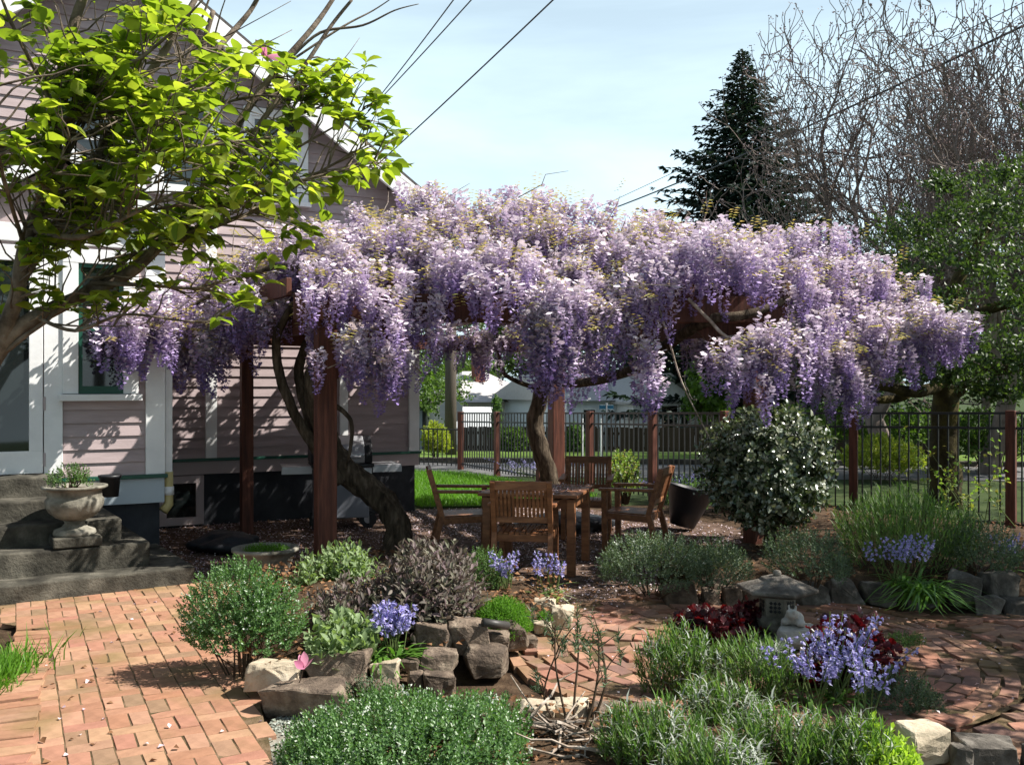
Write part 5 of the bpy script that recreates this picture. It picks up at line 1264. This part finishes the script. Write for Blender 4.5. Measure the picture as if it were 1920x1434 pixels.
# hedge, shrubs and trees behind the fence
bush('golden_shrub', 'yellow leaved shrub behind the fence by the house corner', 'shrub', 818, 880, 32, 790, T_small(.4), .09, 420, 8, 'yellow_hedge', 81, d=21.0, depth=.5)
bush('golden_hedge', 'low yellow green hedge beyond the right hand fence', 'hedge', 1665, 905, 70, 815, T_small(.4), .07, 900, 8, 'yellow_hedge', 82, d=16.5, depth=1.0)
for i, (px, d_, hw, yt, lab) in enumerate(((1480, 20, 90, 760, 'dark shrub beyond the fence behind the round bush'), (1590, 22, 110, 735, 'dark shrub beyond the fence below the drooping wisteria'), (1740, 21, 120, 745, 'dark shrub beyond the fence behind the mossy trunk'), (1880, 18, 110, 750, 'dark shrub beyond the fence at the right edge'), (1400, 25, 70, 765, 'green shrub beyond the street right of the white cottage'), (1080, 24, 22, 790, 'small rounded green shrub before the bungalow'), (960, 26, 30, 800, 'low shrub along the far board fence'), (932, 27, 9, 735, 'slim columnar evergreen near the bungalow'))):
    bush('far_shrub', lab, 'shrub', px, 900, hw, yt, T_small(.4), .1, 520, 8, 'maple' if i not in (5, 7) else 'fine_green', 90 + i, d=d_, depth=hw / F * d_ * .7, z0=-.05 if d_ < 23 else -.3, shell=.6, amp=.2)

def crown(name, rt, blobs, n_sh, n_lf, T, size, mat, seed, **kw):
    parts = []
    for k, (c, r_) in enumerate(blobs):
        (V, Fc), tp, D = shoots(c, r_, n_sh, n_lf, T, size, seed + k, zmin=-.8, amp=.22, **kw); parts.append((V, Fc))
    V, Fc = join(parts); return link(name, npmesh(name, V, Fc), mat, rt)
def leafy_tree(label, loc, h, r_, mat, seed, size=.16, n=70, name='leafy_tree', group=None, trunk=.16, nbl=11):
    rt = thing(name, label, 'tree', loc, 0, group); q = np.random.default_rng(seed)
    mb = MB(); mb.tube([(0, 0, 0), (q.normal(0, .1), 0, h * .35), (q.normal(0, .2), 0, h * .75)], [trunk, trunk * .75, trunk * .3], 8)
    bl = []
    for k in range(nbl):
        a = k * 2.4; rr = r_ * .62 * math.sqrt((k + .5) / nbl); c = (rr * math.cos(a), rr * math.sin(a), h * (.82 - .42 * q.random()) - .1 * rr)
        bl.append((c, (r_ * q.uniform(.35, .5), r_ * q.uniform(.35, .5), h * q.uniform(.13, .2)))); mb.tube([(0, 0, h * .3), (c[0] * .5, c[1] * .5, c[2] * .8), c], [trunk * .4, trunk * .25, .01], 5, False)
    mb.build('trunk', 'grey_bark', rt); crown('crown', rt, bl, n, 8, T_small(.42), size, mat, seed, shell=.7, upw=.2, open_=1.2)
    return rt
for i, (px, d_, h, r_, lab) in enumerate(((760, 36, 6.0, 3.0, 'green tree behind the house corner and utility pole'), (835, 46, 6.5, 3.2, 'green tree beyond the grey cottage'), (930, 58, 9.5, 4.0, 'dark tree behind the bungalow chimney'), (1050, 60, 9, 4.2, 'dark tree behind the gap between the two far houses'), (1180, 58, 8.5, 4.0, 'dark tree behind the white cottage roof'), (1300, 52, 9.5, 4.0, 'dark tree rising behind the far end of the white cottage'), (1338, 24, 4.0, .9, 'small green tree standing between white cottage and round bush'), (1480, 32, 6.5, 3.0, 'green tree beyond the fence under the drooping wisteria'), (1620, 30, 6.3, 3.0, 'green tree beyond the fence left of the mossy trunk'), (1850, 28, 6.3, 3.0, 'green tree beyond the fence right of the mossy trunk'), (2050, 26, 6.5, 3.2, 'green tree just beyond the right frame edge'))):
    leafy_tree(lab, ((px - 960) / F * d_, d_, -1.3 if d_ > 35 else -.4), h, r_, 'maple' if d_ < 50 else 'tree_green', 200 + i, .17 if d_ < 50 else .24, 85, group='leafy trees beyond the fence')
for i, (x, y, h, r_, lab) in enumerate(((-7.5, -4.0, 9.5, 4.0, 'unseen leafy tree added for shade behind the viewpoint on the house side'), (-1.5, -7.0, 10.5, 4.4, 'unseen leafy tree added for shade straight behind the viewpoint'), (5.0, -5.5, 9.5, 4.0, 'unseen leafy tree added for shade behind the viewpoint on the fence side'), (-11.5, 2.0, 9.0, 3.6, 'unseen leafy tree added for shade beyond the left end of the steps'), (12.8, 1.2, 8.5, 3.4, 'unseen leafy tree added for shade to the right of the viewpoint'), (13.5, 7.5, 8.0, 3.2, 'unseen leafy tree added for shade to the right beyond the picket fence'))):  # out-of-view trees added to block sky light and deepen the shade
    leafy_tree(lab, (x, y, -.05), h, r_, 'tree_green', 260 + i, .2, 130, group='unseen leafy trees added round the garden for shade')
# mossy tree behind the fence
mt = thing('mossy_tree', 'rough dark trunk with mossy horizontal limbs behind the right fence', 'tree', ((1772 - 960) / F * 13, 13, -.03))
def tl(pts, d_, o, sub=6):
    return spline([P(a, b, c) - Vector(o) for a, b, c, r_ in pts], [r_ for *_, r_ in pts], sub)
for nm, pts in (('trunk', [(1775, 960, 13, .24), (1770, 860, 13, .19), (1772, 760, 13, .175), (1768, 660, 13, .15), (1775, 590, 13.1, .12), (1800, 520, 13.2, .09), (1840, 450, 13.3, .06), (1870, 380, 13.4, .03)]),
                ('limb', [(1765, 720, 13, .09), (1720, 735, 12.5, .08), (1660, 725, 12.0, .06), (1600, 715, 11.6, .05)]), ('limb', [(1780, 750, 13, .08), (1840, 700, 12.8, .08), (1900, 690, 12.5, .07), (1960, 660, 12.3, .06)]),
                ('limb', [(1778, 640, 13, .08), (1830, 590, 12.6, .07), (1890, 570, 12.2, .06), (1960, 540, 12, .05)]), ('limb', [(1700, 742, 12.8, .06), (1650, 750, 12.6, .05), (1600, 735, 12.4, .03)])):
    pp_, rr_ = tl(pts, 13, mt.location); MB().tube(pp_, rr_, 10, True, .1).build(nm, 'moss_bark', mt, True)
crown('crown', mt, [tuple([tuple(P(a, b, c) - mt.location), (r_, r_, r_ * .6)]) for a, b, c, r_ in ((1745, 470, 12.5, .8), (1800, 400, 13, .9), (1870, 380, 12.6, .9), (1850, 500, 12.2, .9), (1740, 580, 12, .7), (1920, 560, 12, 1.0), (1810, 640, 11.8, .7), (1900, 670, 11.8, .8), (1990, 450, 12.5, 1.1), (1830, 450, 14.5, 1.1), (1930, 400, 15, 1.2), (2050, 600, 12.5, 1.2), (1720, 690, 12.2, .5), (1700, 430, 13.6, .6), (1680, 520, 12.4, .4), (1890, 320, 13.5, .5), (1770, 340, 13.2, .35), (1780, 700, 11.6, .5), (1870, 730, 11.6, .5), (1950, 640, 11.6, .7))], 85, 8, T_small(.28), .095, 'olive', 350, shell=.8, upw=.3, open_=1.0)
# big leafy tree just off the right edge, its branches reach into the picture and shade the path
bt = thing('overhanging_tree', 'leafy evergreen tree leaning in over the right edge', 'tree', (6.3, 6.6, 0))
mb = MB(); mb.tube([(0, 0, 0), (.05, .05, 1.2), (-.1, .1, 2.4), (-.2, .2, 3.8)], [.2, .17, .13, .06], 10)
bl = []
for k, (x, y, z, r_) in enumerate(((-.7, 1.6, 2.6, .6), (-.2, .6, 3.3, .8), (-.6, -.3, 2.9, .7), (-.3, -1.2, 3.1, .75), (-.9, .3, 3.7, .6), (-1.0, -.6, 3.5, .6), (.4, -.9, 3.9, .8), (.3, .6, 4.3, .9), (.9, 0, 3.4, .9), (-.2, -2.0, 3.0, .7), (.3, -2.4, 3.7, .7), (-1.2, -2.5, 2.7, .6), (-1.8, -2.0, 3.0, .6), (-1.9, -1.0, 3.3, .6), (-2.0, .1, 3.6, .6), (-1.5, -.2, 3.0, .6), (-.6, -3.0, 3.1, .7), (.1, -1.6, 3.2, .7), (-1.3, -1.5, 2.9, .6), (.5, 1.2, 3.1, .8), (.9, 2.1, 3.4, .9), (0, 1.9, 4.2, .8), (.2, 2.8, 3.5, .8))):
    c = (x, y, z); bl.append((c, (r_, r_, r_ * .62))); mb.tube([(-.05, .1, 1.6), (x * .45, y * .5, z * .75), (x * .8, y * .8, z * .97), c], [.07, .05, .03, .012], 6, False)
mb.build('trunk', 'moss_bark', bt)
crown('crown', bt, bl, 190, 9, T_small(.24), .09, 'olive', 300, shell=.75, upw=.3, open_=1.0)

# ------------------------------------------------------------------ bare trees, conifer
def bare_tree(name, label, px, d_, zbase, h, spread, seed, lean=0.0, group=None):
    q = np.random.default_rng(seed); rt = thing(name, label, 'tree', ((px - 960) / F * d_, d_, zbase), 0, group)
    mbs = [MB(), MB()]; tips = []
    def grow(p, d0, L, r_, lev):
        n = 6 if lev < 2 else 5
        pts = [p]; d1 = d0.copy(); step = L / n
        for i in range(n):
            d1 = (d1 + Vector(q.normal(0, .15 + .025 * lev, 3)) + Vector((0, 0, .09))).normalized(); pts.append(pts[-1] + d1 * step)
        rr = [r_ * (1 - .45 * i / n) for i in range(n + 1)]
        mbs[0 if lev < 2 else 1].tube(pts, rr, 7 if lev < 2 else (5 if lev < 3 else 3), False)
        if lev >= 5: tips.append(pts[-1]); return
        nk = (6, 5, 4, 4, 3)[lev]
        for k in range(nk):
            i = n if k == 0 else int(q.integers(max(1, n // 3), n + 1)); b = pts[i]
            s = Vector(q.normal(0, 1, 3)); s = (s - d1 * s.dot(d1)).normalized(); s.y *= .7
            nd = (d1 * (.75 if k else 1.0) + s * (.35 if k == 0 else spread) + Vector((0, 0, .15))).normalized()
            grow(b, nd, L * q.uniform(.56, .8), max(rr[i] * (.85 if k == 0 else .62), .012), lev + 1)
    grow(Vector((0, 0, 0)), Vector((lean, 0, 1)).normalized(), h * .36, h * .021, 0)
    mbs[0].build('trunk', 'grey_bark', rt); mbs[1].build('branches', 'grey_bark', rt)
    tp = np.array([t[:] for t in tips]); n = len(tp) * 4
    V, Fc = scatter(T_small(.3, .1), np.repeat(tp, 4, 0) + q.normal(0, .03, (n, 3)), rdir(n, -.2), rdir(n), .055)
    link('buds', npmesh('buds', V, Fc), 'bud', rt); return rt
bare_tree('bare_tree', 'tall bare branched tree right of the dark conifer', 1670, 19, -.3, 10.6, .9, 401, -.08, 'bare trees on the skyline')
bare_tree('bare_tree', 'bare branched tree at the upper right corner', 1850, 18, -.3, 10.2, .85, 402, .0, 'bare trees on the skyline')
bare_tree('bare_tree', 'low wide bare tree in front of the dark conifer', 1600, 22, -.3, 6.0, 1.0, 407, -.1, 'bare trees on the skyline')
bare_tree('bare_tree', 'bare tree just left of the upper right corner one', 1765, 21, -.3, 10.8, .9, 413, -.03, 'bare trees on the skyline')
bare_tree('bare_tree', 'bare tree mostly beyond the right frame edge', 1990, 17, -.3, 8.6, .9, 404, -.1, 'bare trees on the skyline')
cf = thing('conifer', 'tall dark conifer rising behind the wisteria', 'tree', ((1392 - 960) / F * 38, 38, -1.3))
Ht = CH + (725 - 92) / F * 38 + 1.3
MB().tube([(0, 0, 0), (0, 0, Ht * .5), (0, 0, Ht)], [.35, .2, .02], 8).build('trunk', 'bark', cf)
ps, ds, us, sz = [], [], [], []
mb = MB()
for k in range(560):
    t = (k / 560) ** .9; z = Ht * (.12 + .875 * t); R_ = (7.4 * (1 - t) ** .9 + .1) * rng.uniform(.55, 1.15); a = k * 2.4
    o_ = Vector((math.cos(a), math.sin(a), 0)); tipz = -.12 * R_ + .1
    mb.tube([(0, 0, z), o_ * R_ * .6 + Vector((0, 0, z - .15 * R_)), o_ * R_ + Vector((0, 0, z + tipz))], [.03, .02, .006], 3, False)
    for j in range(int(10 + 16 * R_)):
        s_ = rng.uniform(.15, 1.05); b = o_ * R_ * s_ + Vector((0, 0, z - .22 * R_ * s_ * (1.35 - s_)))
        sd_ = Vector((-o_.y, o_.x, 0)) * rng.normal(0, .9); ps.append(b + sd_ * .22 * (1.15 - s_)); ds.append(o_ * .8 + sd_ + Vector((0, 0, rng.normal(-.1, .35)))); us.append((rng.normal(0, .3), rng.normal(0, .3), 1)); sz.append(rng.uniform(.25, .5) * (1 - .65 * t ** 3))
mb.build('branches', 'bark', cf)
V, Fc = scatter(T_small(.26, .1), np.array(ps), np.array(ds), np.array(us), np.array(sz)); link('crown', npmesh('crown', V, Fc), 'conifer', cf)

# ================================================================== MAGNOLIA overhanging on the left
MS = 1.42; mg0 = Vector((-3.35, 5.25, 0)); mg = thing('magnolia_tree', 'magnolia tree with fresh green leaves reaching in over the left side', 'magnolia', mg0)
LIMBS = [
    [(-135, 1050, 3.7, .085), (-110, 900, 3.7, .08), (-70, 770, 3.7, .072), (-20, 680, 3.7, .062), (30, 618, 3.7, .05), (130, 565, 3.75, .042), (240, 513, 3.8, .036), (300, 458, 3.8, .03), (355, 400, 3.85, .027), (400, 320, 3.9, .024), (455, 220, 3.95, .02), (520, 130, 4.0, .017), (600, 35, 4.1, .014), (660, -60, 4.2, .01)],
    [(-20, 690, 3.7, .05), (30, 560, 3.65, .042), (45, 470, 3.6, .04), (85, 350, 3.55, .035), (112, 220, 3.5, .03), (125, 90, 3.5, .026), (170, -40, 3.5, .02)],
    [(45, 480, 3.6, .035), (95, 360, 3.65, .032), (190, 290, 3.7, .027), (235, 200, 3.75, .024), (300, 110, 3.8, .02), (360, 10, 3.85, .016), (390, -50, 3.9, .013)],
    [(40, 500, 3.7, .04), (110, 420, 3.85, .03), (230, 350, 4.0, .026), (300, 240, 4.1, .024), (340, 170, 4.15, .021), (400, 100, 4.2, .018), (470, 20, 4.3, .014), (500, -40, 4.3, .01)],
    [(60, 450, 3.8, .032), (170, 400, 4.0, .026), (250, 290, 4.2, .024), (330, 190, 4.3, .02), (365, 130, 4.3, .018), (400, 20, 4.3, .014)],
    [(385, 350, 3.9, .016), (440, 300, 3.9, .015), (500, 215, 3.9, .014), (560, 140, 3.95, .012), (620, 50, 4.0, .01), (660, 0, 4.0, .008)],
    [(540, 115, 4.0, .008), (600, 62, 4.0, .008), (680, 48, 4.0, .006), (740, 20, 4.0, .004), (785, 8, 4.0, .002)],
    [(540, 118, 4.0, .007), (640, 52, 4.05, .006), (700, 20, 4.1, .004), (745, -10, 4.1, .002)],
    [(300, 455, 3.8, .017), (390, 425, 3.8, .013), (480, 395, 3.85, .011), (560, 345, 3.9, .009), (640, 300, 3.95, .006), (700, 265, 4.0, .003)],
    [(330, 430, 3.8, .014), (430, 380, 3.75, .012), (540, 345, 3.7, .009), (620, 325, 3.7, .007), (700, 305, 3.7, .004)],
    [(350, 410, 3.85, .014), (450, 360, 3.95, .011), (520, 300, 4.0, .009), (570, 270, 4.0, .007), (650, 225, 4.0, .004), (700, 195, 4.0, .002)],
    [(170, 530, 3.75, .014), (280, 535, 3.7, .01), (370, 540, 3.65, .007), (430, 520, 3.6, .004)],
    [(60, 590, 3.7, .014), (140, 620, 3.6, .009), (230, 590, 3.5, .007), (330, 600, 3.5, .005), (430, 610, 3.5, .003)],
    [(-60, 290, 3.3, .03), (40, 272, 3.4, .026), (110, 262, 3.5, .02), (180, 250, 3.6, .014), (300, 225, 3.7, .01), (420, 190, 3.8, .006)],
    [(85, 350, 3.55, .014), (170, 380, 3.5, .012), (260, 395, 3.5, .01), (350, 385, 3.5, .006), (450, 400, 3.5, .004)],
    [(60, 430, 3.6, .02), (150, 445, 3.4, .014), (240, 405, 3.35, .01), (330, 360, 3.3, .006)],
    [(112, 220, 3.5, .012), (60, 120, 3.3, .01), (20, 40, 3.2, .008), (-10, -40, 3.1, .005)],
    [(300, 240, 4.1, .01), (400, 200, 4.0, .008), (480, 180, 3.9, .006), (560, 175, 3.9, .004), (640, 110, 3.9, .002)],
    [(50, 470, 3.6, .012), (20, 380, 3.3, .01), (-10, 250, 3.0, .008), (0, 130, 2.8, .005)],
    [(190, 290, 3.7, .008), (300, 280, 3.5, .007), (420, 270, 3.45, .005), (520, 255, 3.4, .003)],
]
lf_base = []
for li, L in enumerate(LIMBS):
    pp_, rr_ = spline([P(a, b, c * MS) - mg0 for a, b, c, r_ in L], [r_ * MS * (.68 if r_ > .03 else .78) for *_, r_ in L], 6)
    MB().tube(pp_, rr_, 9 if rr_[0] > .02 else 6, True, .04 if rr_[0] > .02 else 0).build('trunk' if li == 0 else 'limb', 'mag_bark', mg, True)
    for i, (p, r_) in enumerate(zip(pp_, rr_)):
        if r_ < .034 * MS: lf_base.append((p, (pp_[min(i + 1, len(pp_) - 1)] - pp_[max(i - 1, 0)]).normalized(), r_))
for k in range(64):
    p, t_, r_ = lf_base[int(rng.integers(len(lf_base)))]
    if r_ < .012: continue
    d_ = (t_ * .45 + Vector((rng.uniform(.3, 1.0), rng.normal(0, .45), rng.uniform(-.1, .8)))).normalized(); n = 7; L = rng.uniform(.6, 1.5); pts = [p]
    for i in range(n):
        d_ = (d_ + Vector(rng.normal(0, .1, 3)) + Vector((.02, 0, .04))).normalized(); pts.append(pts[-1] + d_ * L / n)
    r0 = min(r_ * .5, .017); rr_ = [r0 * (1 - .8 * i / n) for i in range(n + 1)]
    MB().tube(pts, rr_, 6).build('limb', 'mag_bark', mg, True)
    for i in range(1, n + 1): lf_base += [(pts[i], d_, rr_[i])] * 3
# twigs with leaves
MGX, MGY0, MGY1 = [-60, 0, 120, 300, 420, 520, 600, 680, 730, 770], [-40, -40, -40, -20, 60, 95, 105, 120, 160, 300], [650, 610, 590, 590, 610, 560, 430, 420, 350, 310]
mb = MB(); LV = []
tries = 0
while len(LV) < 4600 and tries < 60000:
    tries += 1
    p, t_, r_ = lf_base[int(rng.integers(len(lf_base)))]
    s = Vector(rng.normal(0, 1, 3)); s = (s - t_ * s.dot(t_)).normalized()
    d_ = (t_ * .5 + s * .9 + Vector((.35, 0, .15))).normalized(); Lt = rng.uniform(.06, .34) * MS
    e = p + d_ * Lt; w_ = e + mg0; px, py = 960 + F * w_.x / w_.y, YH - F * (w_.z - CH) / w_.y
    if not (-80 < px < 765 and q_(px, MGX, MGY0) < py < q_(px, MGX, MGY1)): continue
    if px < 300 and py > 540 and rng.random() < .4: continue
    if py < 110 and px > 360 and rng.random() < .6: continue
    if math.sin(px * .021 + 1.3) * math.sin(py * .026 + px * .006) < -.25: continue
    pts = whip(mb, p, e, .006, .12, 4)
    for k in range(int(rng.integers(3, 7))):
        a = rng.uniform(0, 6.28); o_ = Vector((math.cos(a), math.sin(a), rng.uniform(-.45, .35)))
        b = pts[-1] if k < 3 else pts[int(rng.integers(2, 5))]
        LV.append((b, (o_ + d_ * .7).normalized(), Vector((rng.normal(0, .35), rng.normal(0, .35), 1)), rng.uniform(.045, .112)))
tag(mb.build('twigs', 'mag_bark', mg), kind='stuff')
TB = [T_big(.36, .28, .13), T_big(.4, .15, .08, True), T_big(.34, .45, .18), T_big(.42, .3, .05, True)]
LM = []
for V, Fc in TB:
    me = npmesh('leaf', V, Fc); me.materials.append(M['mag_leaf']); me.polygons.foreach_set('use_smooth', [True] * len(me.polygons)); LM.append(me)
LV.sort(key=lambda q: -q[3] / (q[0].y + mg0.y))
for b, d_, u_, sz in LV[:300]:
    sd_ = d_.cross(u_).normalized(); nn = sd_.cross(d_)
    o = bpy.data.objects.new('leaf', LM[int(rng.integers(4))]); COL.objects.link(o); o.parent = mg
    o.matrix_local = Matrix.Translation(b) @ Matrix((sd_, d_, nn)).transposed().to_4x4() @ Matrix.Scale(sz, 4)
parts = []
for k in range(4):
    g_ = LV[300 + k::4]; parts.append(scatter(TB[k], np.array([q[0][:] for q in g_]), np.array([q[1][:] for q in g_]), np.array([q[2][:] for q in g_]), np.array([q[3] for q in g_])))
V, Fc = join(parts); tag(link('leaves', npmesh('leaves', V, Fc), 'mag_leaf', mg, True), kind='stuff')
q = P(500, 105, 5.6) - mg0
V, Fc = scatter(T_big(.28, -.2), np.tile(np.array(q), (5, 1)), np.array([(1, 0, .1), (-.6, -.4, .9), (.2, -.8, .5), (-.2, .6, .8), (.7, .5, .3)]), rdir(5), .11); link('late_bloom', npmesh('late_bloom', V, Fc), 'pink', mg)

# ================================================================== WIRES
def wire(label, a, b, sag, r_):
    pts = [a.lerp(b, t / 16) - Vector((0, 0, sag * 4 * (t / 16) * (1 - t / 16))) for t in range(17)]
    o = MB().tube([p - a for p in pts], r_, 6, False).build('power_line', 'wire', None, True); o.location = a
    return tag(o, label, 'wire', 'overhead wires')
wire('thin overhead wire, uppermost of three meeting the house gable', P(690, 208, 13), P(880, -40, 9), .02, .007)
wire('thin overhead wire, middle one of three meeting the house gable', P(640, 262, 13), P(920, -40, 9), .02, .007)
wire('overhead wire, lowest of the three, ending above the wisteria', P(600, 405, 13), P(1100, -60, 8), .03, .008)
wire('thick overhead cable sloping up through the bare trees', P(1120, 402, 34), P(2000, 10, 15), .15, .022)
wire('thin overhead wire running just above the thick cable', P(1120, 390, 34), P(2000, -35, 15), .05, .009)

# ================================================================== LITTER
def strew(name, label, cat, poly, n, mat, size, z, T=None):
    xs_ = [p[0] for p in poly]; ys_ = [p[1] for p in poly]; out = []
    while len(out) < n:
        x, y = rng.uniform(min(xs_), max(xs_)), rng.uniform(min(ys_), max(ys_))
        if inpoly(x, y, poly) and (math.sin(x * 2.7 + 1) * math.sin(y * 2.1) + math.sin(x * 5 + y * 4) * .6 > rng.normal(-.5, .7)): out.append((x, y, z + rng.uniform(0, .004)))
    d_ = rdir(n) * np.array([1, 1, .25]); V, Fc = scatter(T or T_small(.4, .2), np.array(out), d_, np.tile([0, 0, 1.0], (n, 1)) + rng.normal(0, .25, (n, 3)), size * rng.uniform(.6, 1.3, n))
    return tag(link(name, npmesh(name, V, Fc), mat), label, cat, kind='stuff')
strew('fallen_petals', 'pale wisteria petals littering the patio ground', 'petals', [(p[0], p[1]) for p in pat], 9000, 'fallen', .022, .002)
strew('fallen_petals', 'few pale petals and pink bits on the brick walk', 'petals', [(p[0], p[1]) for p in walk], 60, 'fallen', .03, .031)
strew('fallen_leaves', 'dry brown bits on the brick walk', 'leaf litter', [(p[0], p[1]) for p in walk], 110, 'litter', .032, .031)
strew('fallen_petals', 'pale petals on the round brick paving', 'petals', circ, 260, 'fallen', .02, .036)
strew('leaf_litter', 'dry brown leaves and bark among the sage bed plants', 'leaf litter', bedL, 1800, 'litter', .04, .2)
strew('leaf_litter', 'dry brown bits covering the bed at the bottom', 'leaf litter', bedF, 2200, 'litter', .035, .1)
strew('leaf_litter', 'dry brown bits on the shaded bed behind the lantern', 'leaf litter', bedR, 1500, 'litter', .04, .2)
strew('leaf_litter', 'brown bits on the patio dirt', 'leaf litter', [(p[0], p[1]) for p in pat], 2500, 'litter', .028, .002)
gs_ = [tuple(G(*p)[:2]) for p in ((480, 1395), (520, 1345), (600, 1350), (700, 1345), (560, 1450), (500, 1460))]
o = sheet('gravel_strip', gs_, .006, 'cast')
strew('gravel', 'pale gravel chips along the foot of the stacked rocks', 'gravel', gs_, 900, 'lav_grey', .022, .008)
